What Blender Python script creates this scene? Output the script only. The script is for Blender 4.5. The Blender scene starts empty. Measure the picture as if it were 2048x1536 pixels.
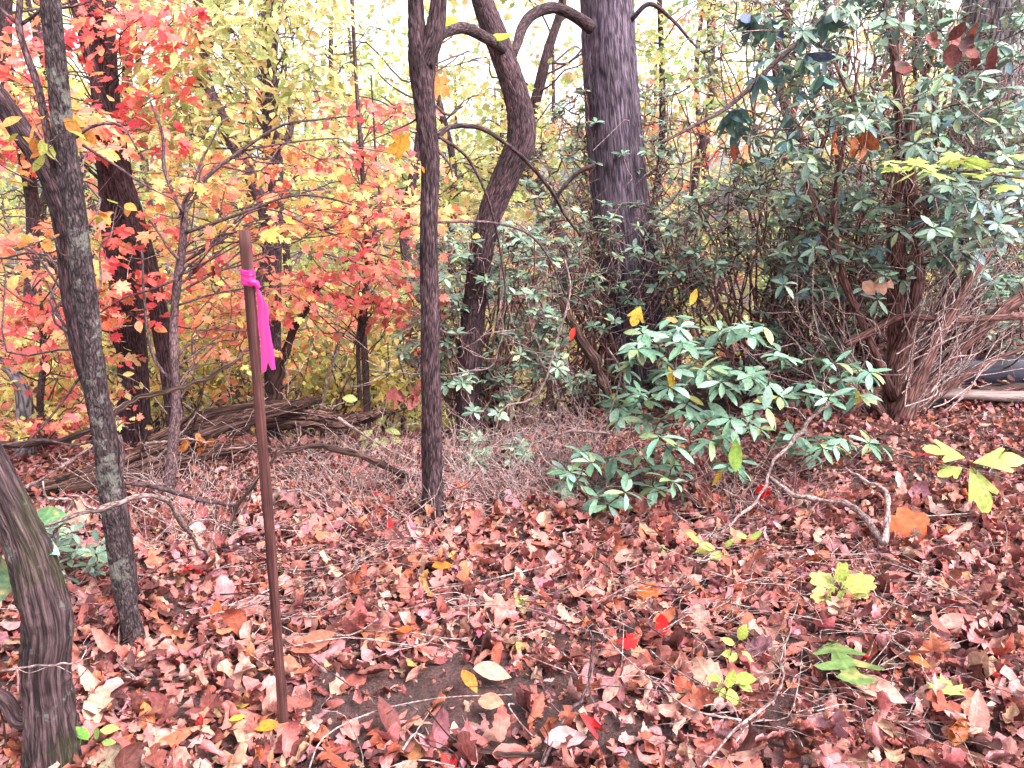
import bpy, math
import numpy as np
from mathutils import Matrix, Vector

# ------------------------------------------------------------------ camera, sky, sun, exposure
RNG = np.random.default_rng(11)
SC = bpy.context.scene
COL = SC.collection
F = 1547.0                       # focal length in photo pixels (2048 wide)
PITCH = math.radians(14.0)
EYE = np.array([0.0, 0.0, 1.5])
cd = bpy.data.cameras.new('camera')
cd.sensor_width = 36.0
cd.lens = 36.0 * F / 2048.0
cd.clip_start = 0.05
cd.clip_end = 2000.0
cam = bpy.data.objects.new('camera', cd)
COL.objects.link(cam)
cam.location = EYE
cam.rotation_euler = (math.pi / 2 - PITCH, 0, 0)
SC.camera = cam

SUN_EL, SUN_AZ = 52.0, 125.0      # degrees; azimuth clockwise from +Y: a high bright patch of cloud to the right, over the shoulder
w = bpy.data.worlds.new('World')
SC.world = w
w.use_nodes = True
wt = w.node_tree
wt.nodes.clear()
wo = wt.nodes.new('ShaderNodeOutputWorld')
wb = wt.nodes.new('ShaderNodeBackground')
ws = wt.nodes.new('ShaderNodeTexSky')
ws.sky_type = 'NISHITA'
ws.sun_disc = False
ws.sun_elevation = math.radians(SUN_EL)
ws.sun_rotation = math.radians(SUN_AZ)
ws.air_density = 1.0
ws.dust_density = 4.0
ws.ozone_density = 1.0
wh = wt.nodes.new('ShaderNodeHueSaturation')      # cloud cover: the blue is washed out to white
wh.inputs['Saturation'].default_value = 0.16
wt.links.new(ws.outputs[0], wh.inputs['Color'])
wt.links.new(wh.outputs[0], wb.inputs[0])
wb.inputs[1].default_value = 0.15
wt.links.new(wb.outputs[0], wo.inputs[0])

sl = bpy.data.lights.new('sun', 'SUN')
sl.energy = 1.5
sl.angle = math.radians(30)
sl.color = (1.0, 0.96, 0.9)
so = bpy.data.objects.new('sun', sl)
COL.objects.link(so)
_e, _a = math.radians(SUN_EL), math.radians(SUN_AZ)
_d = Vector((math.sin(_a) * math.cos(_e), math.cos(_a) * math.cos(_e), math.sin(_e)))
so.rotation_euler = _d.to_track_quat('Z', 'Y').to_euler()

vs = SC.view_settings
vs.view_transform = 'Standard'
vs.look = 'None'
vs.gamma = 1.0
vs.exposure = 2.2
vs.use_curve_mapping = False
SC.cycles.max_bounces = 6
SC.cycles.diffuse_bounces = 3
SC.cycles.transmission_bounces = 4
SC.cycles.use_denoising = True

# ------------------------------------------------------------------ small maths
def srgb(*c):
    c = np.array(c, float) / 255.0
    return np.where(c <= 0.04045, c / 12.92, ((c + 0.055) / 1.055) ** 2.4)

def norm(v):
    v = np.asarray(v, float)
    return v / np.maximum(np.linalg.norm(v, axis=-1, keepdims=True), 1e-9)

def _hash(ix, iy, iz):
    h = np.sin(ix * 127.1 + iy * 311.7 + iz * 74.7) * 43758.5453
    return h - np.floor(h)

def vnoise(p):
    p = np.asarray(p, float)
    i = np.floor(p); f = p - i
    f = f * f * (3 - 2 * f)
    x, y, z = i[..., 0], i[..., 1], i[..., 2]
    r = 0
    for a in (0, 1):
        for b in (0, 1):
            for c in (0, 1):
                wgt = (f[..., 0] if a else 1 - f[..., 0]) * (f[..., 1] if b else 1 - f[..., 1]) * (f[..., 2] if c else 1 - f[..., 2])
                r = r + wgt * _hash(x + a, y + b, z + c)
    return r * 2 - 1

FWD = np.array([0, math.cos(PITCH), -math.sin(PITCH)])
UPV = np.array([0, math.sin(PITCH), math.cos(PITCH)])
RGT = np.array([1.0, 0, 0])

def ray(px, py):
    px = np.asarray(px, float); py = np.asarray(py, float)
    return FWD + ((px - 1024) / F)[..., None] * RGT - ((py - 768) / F)[..., None] * UPV

def at(px, py, Y):               # the point seen at a pixel, at distance Y along the ground from the eye
    d = ray(px, py)
    return EYE + d * (np.asarray(Y, float) / d[..., 1])[..., None]

def depth(p):
    return (np.asarray(p) - EYE) @ FWD

def pix(p):
    q = np.asarray(p) - EYE
    z = q @ FWD
    return 1024 + F * (q @ RGT) / z, 768 - F * (q @ UPV) / z

def gz(x, y):                    # height of the ground: a shoulder that falls away beyond the log
    x = np.asarray(x, float); y = np.asarray(y, float)
    yc = 4.7 + 0.9 * (np.sqrt(x * x + 0.8) + x) / 2
    s = y - yc
    drop = 0.36 * (np.sqrt(s * s + 0.5) + s) / 2
    drop = 5.5 * np.tanh(drop / 5.5)
    rise = 0.05 * (np.sqrt(x * x + 1) + x) / 2 - 0.025
    rise = 0.6 * np.tanh(rise / 0.6)
    z0 = np.zeros_like(x)
    b = 0.045 * vnoise(np.stack([x * 0.9 + 3, y * 0.9, z0], -1)) + 0.022 * vnoise(np.stack([x * 2.7, y * 2.7, z0 + 5], -1))
    return rise - drop + b

EYE[2] = 1.5 + float(gz(0.0, 0.0))
cam.location = EYE

def G(px, py, far=40.0):         # where the sight line through a pixel meets the ground
    ys = np.linspace(0.6, far, 4000)
    p = at(np.full_like(ys, px), np.full_like(ys, py), ys)
    below = p[:, 2] < gz(p[:, 0], p[:, 1])
    i = int(np.argmax(below)) if below.any() else len(ys) - 1
    q = p[i].copy(); q[2] = float(gz(q[0], q[1]))
    return q

def catmull(P, n):
    P = np.asarray(P, float)
    if len(P) < 3:
        t = np.linspace(0, 1, n * (len(P) - 1) + 1)[:, None]
        return P[0] * (1 - t) + P[-1] * t
    Q = np.vstack([2 * P[0] - P[1], P, 2 * P[-1] - P[-2]])
    out = []
    t = np.linspace(0, 1, n, endpoint=False)[:, None]
    for i in range(1, len(Q) - 2):
        a, b, c, d = Q[i - 1], Q[i], Q[i + 1], Q[i + 2]
        out.append(0.5 * (2 * b + (c - a) * t + (2 * a - 5 * b + 4 * c - d) * t ** 2 + (3 * b - a - 3 * c + d) * t ** 3))
    out.append(P[-1:])
    return np.vstack(out)

# ------------------------------------------------------------------ mesh collecting
class Acc:
    def __init__(self):
        self.V, self.Q, self.T, self.C, self.B, self.n = [], [], [], [], [], 0

    def add(self, v, quads=None, tris=None, col=None, bk=None):
        v = np.asarray(v, float)
        self.V.append(v)
        self.C.append(np.broadcast_to(np.ones(3) if col is None else col, v.shape))
        self.B.append(v if bk is None else bk)
        if quads is not None and len(quads):
            self.Q.append(np.asarray(quads) + self.n)
        if tris is not None and len(tris):
            self.T.append(np.asarray(tris) + self.n)
        self.n += len(v)

    def mesh(self, name, mat, off=(0, 0, 0), smooth=True):
        V = np.vstack(self.V) - np.asarray(off)
        Q = np.vstack(self.Q) if self.Q else np.zeros((0, 4), int)
        T = np.vstack(self.T) if self.T else np.zeros((0, 3), int)
        m = bpy.data.meshes.new(name)
        m.vertices.add(len(V)); m.vertices.foreach_set('co', V.astype(np.float32).ravel())
        loops = np.concatenate([Q.ravel(), T.ravel()]).astype(np.int32)
        m.loops.add(len(loops)); m.loops.foreach_set('vertex_index', loops)
        st = np.concatenate([np.arange(len(Q)) * 4, len(Q) * 4 + np.arange(len(T)) * 3]).astype(np.int32)
        m.polygons.add(len(st)); m.polygons.foreach_set('loop_start', st)
        if smooth:
            m.polygons.foreach_set('use_smooth', np.ones(len(st), bool))
        m.update(calc_edges=True)
        a = m.attributes.new('col', 'FLOAT_COLOR', 'POINT')
        c = np.ones((len(V), 4), np.float32); c[:, :3] = np.vstack(self.C)
        a.data.foreach_set('color', c.ravel())
        b = m.attributes.new('bk', 'FLOAT_VECTOR', 'POINT')
        b.data.foreach_set('vector', np.vstack(self.B).astype(np.float32).ravel())
        m.materials.append(mat)
        return m

    def build(self, name, mat, parent=None, kind=None, smooth=True):
        off = np.array(parent.location) if parent is not None else np.zeros(3)
        o = bpy.data.objects.new(name, self.mesh(name, mat, off, smooth))
        COL.objects.link(o)
        o.parent = parent
        if kind: o['kind'] = kind
        return o

def tag(o, label, cat, group=None):
    o['label'] = label; o['category'] = cat
    if group: o['group'] = group
    return o

def thing(name, label, cat, loc, group=None):
    o = bpy.data.objects.new(name, None)
    o.empty_display_size = 0.1
    COL.objects.link(o)
    o.location = [float(t) for t in loc]
    return tag(o, label, cat, group)

_bo = [0.0]
def tube(acc, P, R, sides=8, n=4, col=None, rough=0.0, fine=0.0, cap=True, smoothpath=True):
    P = np.asarray(P, float); R = np.broadcast_to(np.asarray(R, float), (len(P),))
    if smoothpath:
        X = catmull(np.column_stack([P, R]), n)
        P, R = X[:, :3], np.maximum(X[:, 3], 0.0006)
    T = norm(np.gradient(P, axis=0))
    ref = np.array([0.31, 0.2, 0.93]) if abs(T[0] @ np.array([0.31, 0.2, 0.93])) < 0.9 else np.array([1.0, 0, 0])
    N = np.zeros_like(P)
    u = norm(np.cross(T[0], ref))
    for i in range(len(P)):
        u = norm(u - T[i] * (u @ T[i])); N[i] = u
    Bn = np.cross(T, N)
    th = np.linspace(0, 2 * math.pi, sides, endpoint=False)
    L = np.concatenate([[0], np.cumsum(np.linalg.norm(np.diff(P, axis=0), axis=1))])
    r = np.repeat(R[:, None], sides, 1)
    _bo[0] += 7.31
    off = _bo[0] % 91
    if rough or fine:
        c, s = np.cos(th)[None], np.sin(th)[None]
        LL = np.repeat(L[:, None], sides, 1)
        rm = R.mean()
        q = np.stack([c * 1.3 + 0 * LL + off, s * 1.3 + 0 * LL, LL / (rm * 5)], -1)
        r = r * (1 + rough * vnoise(q))
        if fine:
            k = max(3.5, rm * 110)
            q2 = np.stack([c * k + 0 * LL + off, s * k + 0 * LL, LL * 22], -1)
            q3 = np.stack([c * k * 2.2 + off + 0 * LL, s * k * 2.2 + 0 * LL, LL * 60], -1)
            r = r * (1 - fine * np.abs(vnoise(q2)) - 0.5 * fine * np.abs(vnoise(q3)) + fine * 0.4)
    V = P[:, None] + r[..., None] * (np.cos(th)[None, :, None] * N[:, None] + np.sin(th)[None, :, None] * Bn[:, None])
    bk = np.stack([np.cos(th)[None] * R[:, None] + off, np.sin(th)[None] * R[:, None] + 0 * R[:, None], np.repeat(L[:, None], sides, 1) + off * 0.3], -1)
    m = len(P)
    i, j = np.meshgrid(np.arange(m - 1), np.arange(sides), indexing='ij')
    a = i * sides + j; b = i * sides + (j + 1) % sides
    quads = np.stack([a, b, b + sides, a + sides], -1).reshape(-1, 4)
    v = V.reshape(-1, 3); bb = bk.reshape(-1, 3); tris = None
    if cap:
        v = np.vstack([v, P[-1] + T[-1] * R[-1] * 0.3, P[0]]); bb = np.vstack([bb, bb[-1], bb[0]])
        k = np.arange(sides); e = (m - 1) * sides
        tris = np.vstack([np.stack([e + k, e + (k + 1) % sides, np.full(sides, m * sides)], -1),
                          np.stack([(k + 1) % sides, k, np.full(sides, m * sides + 1)], -1)])
    acc.add(v, quads, tris, col, bb)

def wander(p0, p1, n=5, amp=0.08, rng=RNG, sag=0.0):
    p0 = np.asarray(p0, float); p1 = np.asarray(p1, float)
    t = np.linspace(0, 1, n)[:, None]
    L = np.linalg.norm(p1 - p0)
    P = p0 * (1 - t) + p1 * t + rng.normal(0, amp * L, (n, 3)) * (np.sin(t * math.pi) ** 0.7)
    P[:, 2] += sag * L * np.sin(t[:, 0] * math.pi)
    P[0], P[-1] = p0, p1
    return P

def pxpath(pts, Y):              # trunk traced as (px, py, width px) at distance Y (a number or one per point)
    pts = [p if len(p) > 2 else (p[0], p[1], 0) for p in pts]
    A = np.array(pts, float)
    P = at(A[:, 0], A[:, 1], np.broadcast_to(np.asarray(Y, float), (len(A),)))
    return P, A[:, 2] / 2 * depth(P) / F

# ------------------------------------------------------------------ leaf shapes and placing
def strip(st, fold=0.12):
    # st rows: midrib t, half width, where along the leaf the edge point lies
    v, q, t = [], [], []
    prev = None
    for (tm, wd, te) in st:
        if wd <= 1e-6:
            v.append((0, tm, 0)); cur = (len(v) - 1,)
        else:
            v += [(-wd, te, wd * fold), (0, tm, 0), (wd, te, wd * fold)]; cur = (len(v) - 3, len(v) - 2, len(v) - 1)
        if prev:
            if len(prev) == 1 and len(cur) == 3:
                t += [(prev[0], cur[1], cur[0]), (prev[0], cur[2], cur[1])]
            elif len(prev) == 3 and len(cur) == 3:
                q += [(prev[0], prev[1], cur[1], cur[0]), (prev[1], prev[2], cur[2], cur[1])]
            elif len(prev) == 3:
                t += [(prev[0], prev[1], cur[0]), (prev[1], prev[2], cur[0])]
        prev = cur
    return np.array(v, float), np.array(q, int).reshape(-1, 4), np.array(t, int).reshape(-1, 3)

def fan(half, fold=0.06):
    # half outline (x>=0) from base to tip, star shaped about (0, .42)
    half = list(half)
    out = half + [(-x, y) for x, y in half[-2:0:-1]]
    v = [(0, 0.42, 0)] + [(x, y, abs(x) * fold) for x, y in out]
    n = len(out)
    return np.array(v, float), np.zeros((0, 4), int), np.array([(0, 1 + i, 1 + (i + 1) % n) for i in range(n)], int)

def simple(ts, ws, fold=0.12):
    return strip([(t, w_, t) for t, w_ in zip(ts, ws)], fold)

LEAF = {
    'oval': simple([0, .12, .32, .55, .78, 1], [0, .13, .25, .27, .17, 0], 0.18),
    'beech': simple([0, .08, .22, .4, .58, .76, .9, 1], [0, .12, .24, .3, .29, .2, .09, 0], 0.1),
    'serrate': strip([(0, 0, 0), (.08, .12, .06), (.16, .2, .2), (.24, .22, .22), (.32, .3, .38), (.42, .27, .4), (.5, .32, .57), (.6, .26, .6), (.68, .26, .76), (.78, .17, .78), (.86, .13, .92), (1, 0, 1)], 0.1),
    'chestnut': strip([(0, 0, 0), (.1, .07, .08), (.18, .12, .21), (.26, .12, .25), (.34, .18, .38), (.44, .165, .43), (.52, .21, .56), (.6, .18, .6), (.68, .19, .73), (.78, .12, .78), (.86, .1, .9), (1, 0, 1)], 0.16),
    'torn': strip([(0, 0, 0), (.12, .2, .05), (.25, .26, .33), (.4, .12, .35), (.5, .3, .6), (.66, .22, .72), (.78, .08, .74), (.86, .16, .93), (.97, 0, .97)], 0.2),
    'laurel': simple([0, .1, .3, .52, .74, .9, 1], [0, .07, .155, .19, .16, .075, 0], 0.22),
    'long': simple([0, .2, .45, .7, 1], [0, .13, .19, .14, 0], 0.2),
    'tiny': simple([0, .45, 1], [0, .24, 0], 0.25),
    'maple': fan([(0, 0), (.12, .04), (.36, .02), (.26, .2), (.56, .3), (.44, .42), (.52, .62), (.28, .52), (.2, .58), (.24, .78), (.1, .76), (0, 1)]),
    'tulip': fan([(0, 0), (.14, .06), (.4, .14), (.36, .34), (.42, .58), (.3, .6), (.3, .8), (.17, .9), (0, .82)]),
    'oak': strip([(0, 0, 0), (.1, .05, .1), (.2, .09, .22), (.3, .3, .4), (.36, .26, .47), (.44, .08, .42), (.52, .12, .55), (.6, .38, .74), (.66, .3, .8), (.72, .08, .68),
                  (.8, .1, .8), (.86, .22, .95), (.9, .14, .97), (1.02, 0, 1)], 0.1),
    'whiteoak': strip([(0, 0, 0), (.1, .08, .1), (.2, .2, .24), (.28, .12, .3), (.36, .27, .44), (.44, .14, .46), (.54, .33, .62), (.62, .17, .63), (.72, .3, .8), (.8, .15, .8), (.9, .17, .95), (1, 0, 1)], 0.1),
    'sassafras': strip([(0, 0, 0), (.14, .1, .14), (.3, .22, .32), (.42, .4, .62), (.46, .33, .68), (.52, .16, .56), (.62, .2, .64), (.76, .2, .78), (.9, .12, .92), (1, 0, 1)], 0.08),
    'scrap': simple([0, .3, .7, 1], [0, .3, .22, 0], 0.3),
}

def frames(d, nrm):
    y = norm(d)
    x = norm(np.cross(y, nrm))
    z = np.cross(x, y)
    return np.stack([x, y, z], -1)

def curl(v, kx, ky, wr, ph):
    # v (V,3); kx, ky, wr, ph (N,1): roll across and along, waviness
    x, y, z = v[None, :, 0], v[None, :, 1], v[None, :, 2]
    kx = np.where(np.abs(kx) < 1e-3, 1e-3, kx); ky = np.where(np.abs(ky) < 1e-3, 1e-3, ky)
    z = z + wr * (np.sin(9 * x + 7 * y + ph) + 0.6 * np.sin(14 * y - 11 * x + 2 * ph)) * np.minimum(1, np.abs(x) * 4 + 0.15)
    xx = np.sin(kx * x) / kx * 1.0 - z * np.sin(kx * x)
    zz = (1 - np.cos(kx * x)) / kx + z * np.cos(kx * x)
    yy = np.sin(ky * y) / ky - zz * np.sin(ky * y)
    z2 = (1 - np.cos(ky * y)) / ky + zz * np.cos(ky * y)
    return np.stack([xx + 0 * yy, yy, z2], -1)

def leaves_mesh(acc, kind, pos, R, s, kx, ky, wr, col, rng=RNG):
    v, q, t = LEAF[kind]
    N, M = len(pos), len(v)
    if N == 0: return
    L = curl(v, kx[:, None], ky[:, None], wr[:, None], rng.uniform(0, 6.28, (N, 1)))
    L[:, :, 0] *= rng.uniform(.72, 1.2, (N, 1))
    L[:, :, 0] += L[:, :, 1] ** 2 * rng.normal(0, .1, (N, 1))
    W = np.einsum('nij,nmj->nmi', R, L * s[:, None, None]) + pos[:, None]
    o = (np.arange(N) * M)[:, None, None]
    bk = np.repeat(v[None], N, 0).copy()
    bk[:, :, 2] = rng.uniform(0, 50, (N, 1))
    acc.add(W.reshape(-1, 3), (q[None] + o).reshape(-1, 4) if len(q) else None, (t[None] + o).reshape(-1, 3) if len(t) else None,
            np.repeat(col[:, None], M, 1).reshape(-1, 3), bk.reshape(-1, 3))

_pool = {}
def leaf_pool(kind, mat, kxr, kyr, wrr, nvar=7):
    key = (kind, mat.name, kxr, kyr, wrr)
    if key not in _pool:
        rng = np.random.default_rng(len(_pool) + 100)
        ms = []
        for _ in range(nvar):
            a = Acc()
            leaves_mesh(a, kind, np.zeros((1, 3)), np.eye(3)[None], np.ones(1), rng.uniform(*kxr, 1), rng.uniform(*kyr, 1), rng.uniform(*wrr, 1), np.ones((1, 3)), rng)
            ms.append(a.mesh('leaf_' + kind, mat))
        _pool[key] = ms
    return _pool[key]

def leaf_obj(name, kind, mat, pos, R, s, col, parent, kxr=(-1, 1), kyr=(-.8, .4), wrr=(0, .02), rng=RNG):
    ms = leaf_pool(kind, mat, kxr, kyr, wrr)
    o = bpy.data.objects.new(name, ms[rng.integers(len(ms))])
    COL.objects.link(o)
    off = np.array(parent.location) if parent is not None else np.zeros(3)
    M = Matrix.Identity(4)
    for i in range(3):
        for j in range(3):
            M[i][j] = float(R[i, j] * s)
        M[i][3] = float(pos[i] - off[i])
    o.parent = parent
    o.matrix_local = M
    o.color = (float(col[0]), float(col[1]), float(col[2]), 1)
    return o

def put_leaves(root, kind, mat, pos, R, s, col, nobj=0, part='foliage', kxr=(-1, 1), kyr=(-.8, .4), wrr=(0, .02), rng=RNG):
    # the nobj leaves that show largest become parts of their own, the rest one mass
    N = len(pos)
    if nobj:
        px, py = pix(pos)
        z = depth(pos)
        size = s / z * (0.4 + np.abs(np.einsum('ni,ni->n', R[:, :, 2], norm(pos - EYE))))
        size = np.where((px > -20) & (px < 2068) & (py > -20) & (py < 1556), size, 0)
        order = np.argsort(-size)
        big = order[:min(nobj, N)]
        for i in big:
            leaf_obj('leaf', kind, mat, pos[i], R[i], s[i], col[i], root, kxr, kyr, wrr, rng)
        rest = order[min(nobj, N):]
    else:
        rest = np.arange(N)
    if len(rest) and part:
        a = Acc(); n = len(rest)
        leaves_mesh(a, kind, pos[rest], R[rest], s[rest], rng.uniform(*kxr, n), rng.uniform(*kyr, n), rng.uniform(*wrr, n), col[rest], rng)
        a.build(part, mat, root, kind='stuff')

def pick(pal, n, rng=RNG, jit=0.16):
    c = np.array([p[0] for p in pal]); wts = np.array([p[1] for p in pal], float)
    k = rng.choice(len(pal), n, p=wts / wts.sum())
    out = c[k] * np.exp(rng.normal(0, jit, (n, 1))) * np.exp(rng.normal(0, jit * 0.35, (n, 3)))
    return np.clip(out, 0.003, 0.9)

# ------------------------------------------------------------------ materials
def newmat(name):
    m = bpy.data.materials.new(name); m.use_nodes = True
    m.node_tree.nodes.clear()
    return m, m.node_tree

class NT:
    def __init__(s, t): s.t = t
    def n(s, typ, **kw):
        o = s.t.nodes.new(typ)
        for k, v in kw.items():
            if k.startswith('i_'):
                key = k[2:]
                o.inputs[int(key) if key.isdigit() else key].default_value = v
            else:
                setattr(o, k, v)
        return o
    def l(s, a, b): s.t.links.new(a, b)
    def math(s, op, a, b=None, c=None):
        o = s.t.nodes.new('ShaderNodeMath'); o.operation = op
        for i, x in enumerate((a, b, c)):
            if x is None: continue
            if hasattr(x, 'is_linked'): s.l(x, o.inputs[i])
            else: o.inputs[i].default_value = x
        return o.outputs[0]
    def mix(s, fac, a, b, mode='MIX'):
        o = s.t.nodes.new('ShaderNodeMix'); o.data_type = 'RGBA'; o.blend_type = mode
        for i, x in ((0, fac), (6, a), (7, b)):
            if hasattr(x, 'is_linked'): s.l(x, o.inputs[i])
            elif i == 0: o.inputs[0].default_value = x
            else: o.inputs[i].default_value = (*[float(t) for t in x], 1)
        return o.outputs[2]
    def ramp(s, fac, stops):
        o = s.t.nodes.new('ShaderNodeValToRGB')
        while len(o.color_ramp.elements) < len(stops): o.color_ramp.elements.new(0.5)
        for e, (p, c) in zip(o.color_ramp.elements, stops):
            e.position = p
            e.color = (*[float(t) for t in (c if hasattr(c, '__len__') else (c, c, c))], 1)
        s.l(fac, o.inputs[0])
        return o.outputs[0]

def leaf_mat(name, rough=0.5, trans=0.3, vein=0.25, veinmul=1.5, spot=0.3, spotcol=(.12, .05, .02), spec=0.4, bump=0.2):
    m, t = newmat(name); k = NT(t)
    out = k.n('ShaderNodeOutputMaterial')
    at_ = k.n('ShaderNodeAttribute', attribute_name='col')
    oi = k.n('ShaderNodeObjectInfo')
    base = k.mix(1.0, at_.outputs['Color'], oi.outputs['Color'], 'MULTIPLY')
    bk = k.n('ShaderNodeAttribute', attribute_name='bk')
    sp = k.n('ShaderNodeSeparateXYZ'); k.l(bk.outputs['Vector'], sp.inputs[0])
    ax = k.math('ABSOLUTE', sp.outputs[0])
    mid = k.math('LESS_THAN', ax, 0.012)
    side = k.math('SINE', k.math('SUBTRACT', k.math('MULTIPLY', sp.outputs[1], 52.0), k.math('MULTIPLY', ax, 46.0)))
    side = k.math('MULTIPLY', k.math('GREATER_THAN', side, 0.86), 0.5)
    vm = k.math('MULTIPLY', k.math('MAXIMUM', mid, side), vein)
    lite = k.mix(1.0, base, (veinmul, veinmul, veinmul * .95), 'MULTIPLY')
    c = k.mix(vm, base, lite)
    # blotches that belong to each leaf
    ad = k.n('ShaderNodeVectorMath', operation='ADD'); k.l(bk.outputs['Vector'], ad.inputs[0])
    cm = k.n('ShaderNodeCombineXYZ'); k.l(oi.outputs['Random'], cm.inputs[2])
    ml = k.n('ShaderNodeVectorMath', operation='SCALE'); k.l(cm.outputs[0], ml.inputs[0]); ml.inputs['Scale'].default_value = 60
    k.l(ml.outputs[0], ad.inputs[1])
    nz = k.n('ShaderNodeTexNoise', i_Scale=4.5, i_Detail=4.0); k.l(ad.outputs[0], nz.inputs['Vector'])
    sm = k.ramp(nz.outputs['Fac'], [(0.52, 0), (0.7, 1)])
    c = k.mix(k.math('MULTIPLY', sm, spot), c, spotcol)
    n2 = k.n('ShaderNodeTexNoise', i_Scale=9.0, i_Detail=3.0); k.l(ad.outputs[0], n2.inputs['Vector'])
    v2 = k.ramp(n2.outputs['Fac'], [(0.3, .6), (0.7, 1.2)])
    c = k.mix(1.0, c, v2, 'MULTIPLY')
    pr = k.n('ShaderNodeBsdfPrincipled', i_Roughness=rough)
    pr.inputs['Specular IOR Level'].default_value = spec
    k.l(c, pr.inputs['Base Color'])
    if bump:
        bp = k.n('ShaderNodeBump', i_Strength=bump, i_Distance=0.004)
        k.l(k.math('ADD', vm, n2.outputs['Fac']), bp.inputs['Height'])
        k.l(bp.outputs[0], pr.inputs['Normal'])
    if trans:
        tr = k.n('ShaderNodeBsdfTranslucent'); k.l(c, tr.inputs[0])
        mx = k.n('ShaderNodeMixShader', i_0=trans)
        k.l(pr.outputs[0], mx.inputs[1]); k.l(tr.outputs[0], mx.inputs[2])
        k.l(mx.outputs[0], out.inputs[0])
    else:
        k.l(pr.outputs[0], out.inputs[0])
    return m

def bark_mat(name, dark, mid, light, scale=40.0, stretch=0.22, bump=0.7, dist=0.012, lichen=0.0, lcol=(.35, .42, .36), rough=0.9, moss=0.0, vor=0.3):
    m, t = newmat(name); k = NT(t)
    out = k.n('ShaderNodeOutputMaterial')
    bk = k.n('ShaderNodeAttribute', attribute_name='bk')
    mp = k.n('ShaderNodeMapping'); k.l(bk.outputs['Vector'], mp.inputs[0])
    mp.inputs['Scale'].default_value = (1, 1, stretch)
    n1 = k.n('ShaderNodeTexNoise', i_Scale=scale, i_Detail=6.0, i_Roughness=0.65, i_Distortion=0.4); k.l(mp.outputs[0], n1.inputs['Vector'])
    vo = k.n('ShaderNodeTexVoronoi', feature='DISTANCE_TO_EDGE', i_Scale=scale * 1.1); k.l(mp.outputs[0], vo.inputs['Vector'])
    ve = k.ramp(vo.outputs['Distance'], [(0.0, 0), (0.25, 1)])
    h = k.math('ADD', k.math('MULTIPLY', n1.outputs['Fac'], 0.75), k.math('MULTIPLY', ve, vor))
    c = k.ramp(h, [(0.36, dark), (0.5, mid), (0.8, light)])
    n3 = k.n('ShaderNodeTexNoise', i_Scale=5.0, i_Detail=3.0); k.l(bk.outputs['Vector'], n3.inputs['Vector'])
    c = k.mix(1.0, c, k.ramp(n3.outputs['Fac'], [(0.3, .65), (0.7, 1.3)]), 'MULTIPLY')
    at_ = k.n('ShaderNodeAttribute', attribute_name='col')
    c = k.mix(1.0, c, at_.outputs['Color'], 'MULTIPLY')
    if lichen:
        n2 = k.n('ShaderNodeTexNoise', i_Scale=26.0, i_Detail=5.0, i_Roughness=0.7); k.l(bk.outputs['Vector'], n2.inputs['Vector'])
        n4 = k.n('ShaderNodeTexNoise', i_Scale=4.0, i_Detail=2.0); k.l(bk.outputs['Vector'], n4.inputs['Vector'])
        lm = k.ramp(k.math('ADD', k.math('MULTIPLY', n2.outputs['Fac'], 0.6), k.math('MULTIPLY', n4.outputs['Fac'], 0.5)), [(0.62 - 0.1 * lichen, 0), (0.66, 1)])
        c = k.mix(k.math('MULTIPLY', lm, min(1, lichen + .3)), c, lcol)
    if moss:
        n5 = k.n('ShaderNodeTexNoise', i_Scale=7.0, i_Detail=4.0); k.l(bk.outputs['Vector'], n5.inputs['Vector'])
        c = k.mix(k.math('MULTIPLY', k.ramp(n5.outputs['Fac'], [(0.52, 0), (0.62, 1)]), moss), c, (.05, .06, .015))
    pr = k.n('ShaderNodeBsdfPrincipled', i_Roughness=rough)
    pr.inputs['Specular IOR Level'].default_value = 0.25
    k.l(c, pr.inputs['Base Color'])
    bp = k.n('ShaderNodeBump', i_Strength=bump, i_Distance=dist); k.l(h, bp.inputs['Height'])
    k.l(bp.outputs[0], pr.inputs['Normal'])
    k.l(pr.outputs[0], out.inputs[0])
    return m

M_DRY = leaf_mat('dry_leaf', rough=0.62, trans=0.12, vein=0.75, veinmul=1.6, spot=0.6, spotcol=(.10, .035, .03), spec=0.25, bump=0.8)
M_MAPLE = leaf_mat('autumn_leaf', rough=0.55, trans=0.5, vein=0.2, spot=0.12, spotcol=(.35, .12, .03), spec=0.25)
M_FAR = leaf_mat('far_leaf', rough=0.6, trans=0.58, vein=0.0, spot=0.0, spec=0.2, bump=0)
M_LAUREL = leaf_mat('laurel_leaf', rough=0.46, trans=0.15, vein=0.45, veinmul=1.6, spot=0.3, spotcol=(.12, .1, .02), spec=0.4, bump=0.25)
M_GREEN = leaf_mat('green_leaf', rough=0.5, trans=0.3, vein=0.6, veinmul=1.45, spot=0.55, spotcol=(.5, .3, .12), spec=0.35)

M_BARK1 = bark_mat('lichen_bark', srgb(28, 19, 22), srgb(68, 54, 58), srgb(124, 108, 110), 120, 0.3, 1.0, 0.014, lichen=0.1, lcol=srgb(128, 126, 120), vor=0.14)
M_BARK2 = bark_mat('furrowed_bark', srgb(32, 20, 24), srgb(80, 58, 64), srgb(134, 108, 112), 100, 0.17, 1.0, 0.018, vor=0.12)
M_BARKB = bark_mat('big_bark', srgb(52, 40, 52), srgb(100, 84, 98), srgb(142, 126, 140), 46, 0.11, 1.0, 0.035, vor=0.12)
M_BARKP = bark_mat('pale_bark', srgb(60, 54, 60), srgb(108, 100, 106), srgb(150, 142, 148), 26, 0.3, 0.9, 0.03, lichen=0.2)
M_STUMP = bark_mat('weathered_bark', srgb(38, 26, 29), srgb(92, 70, 74), srgb(164, 140, 142), 90, 0.055, 1.0, 0.03, lichen=0.08, lcol=srgb(130, 146, 138), moss=0.3, vor=0.1)
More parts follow.
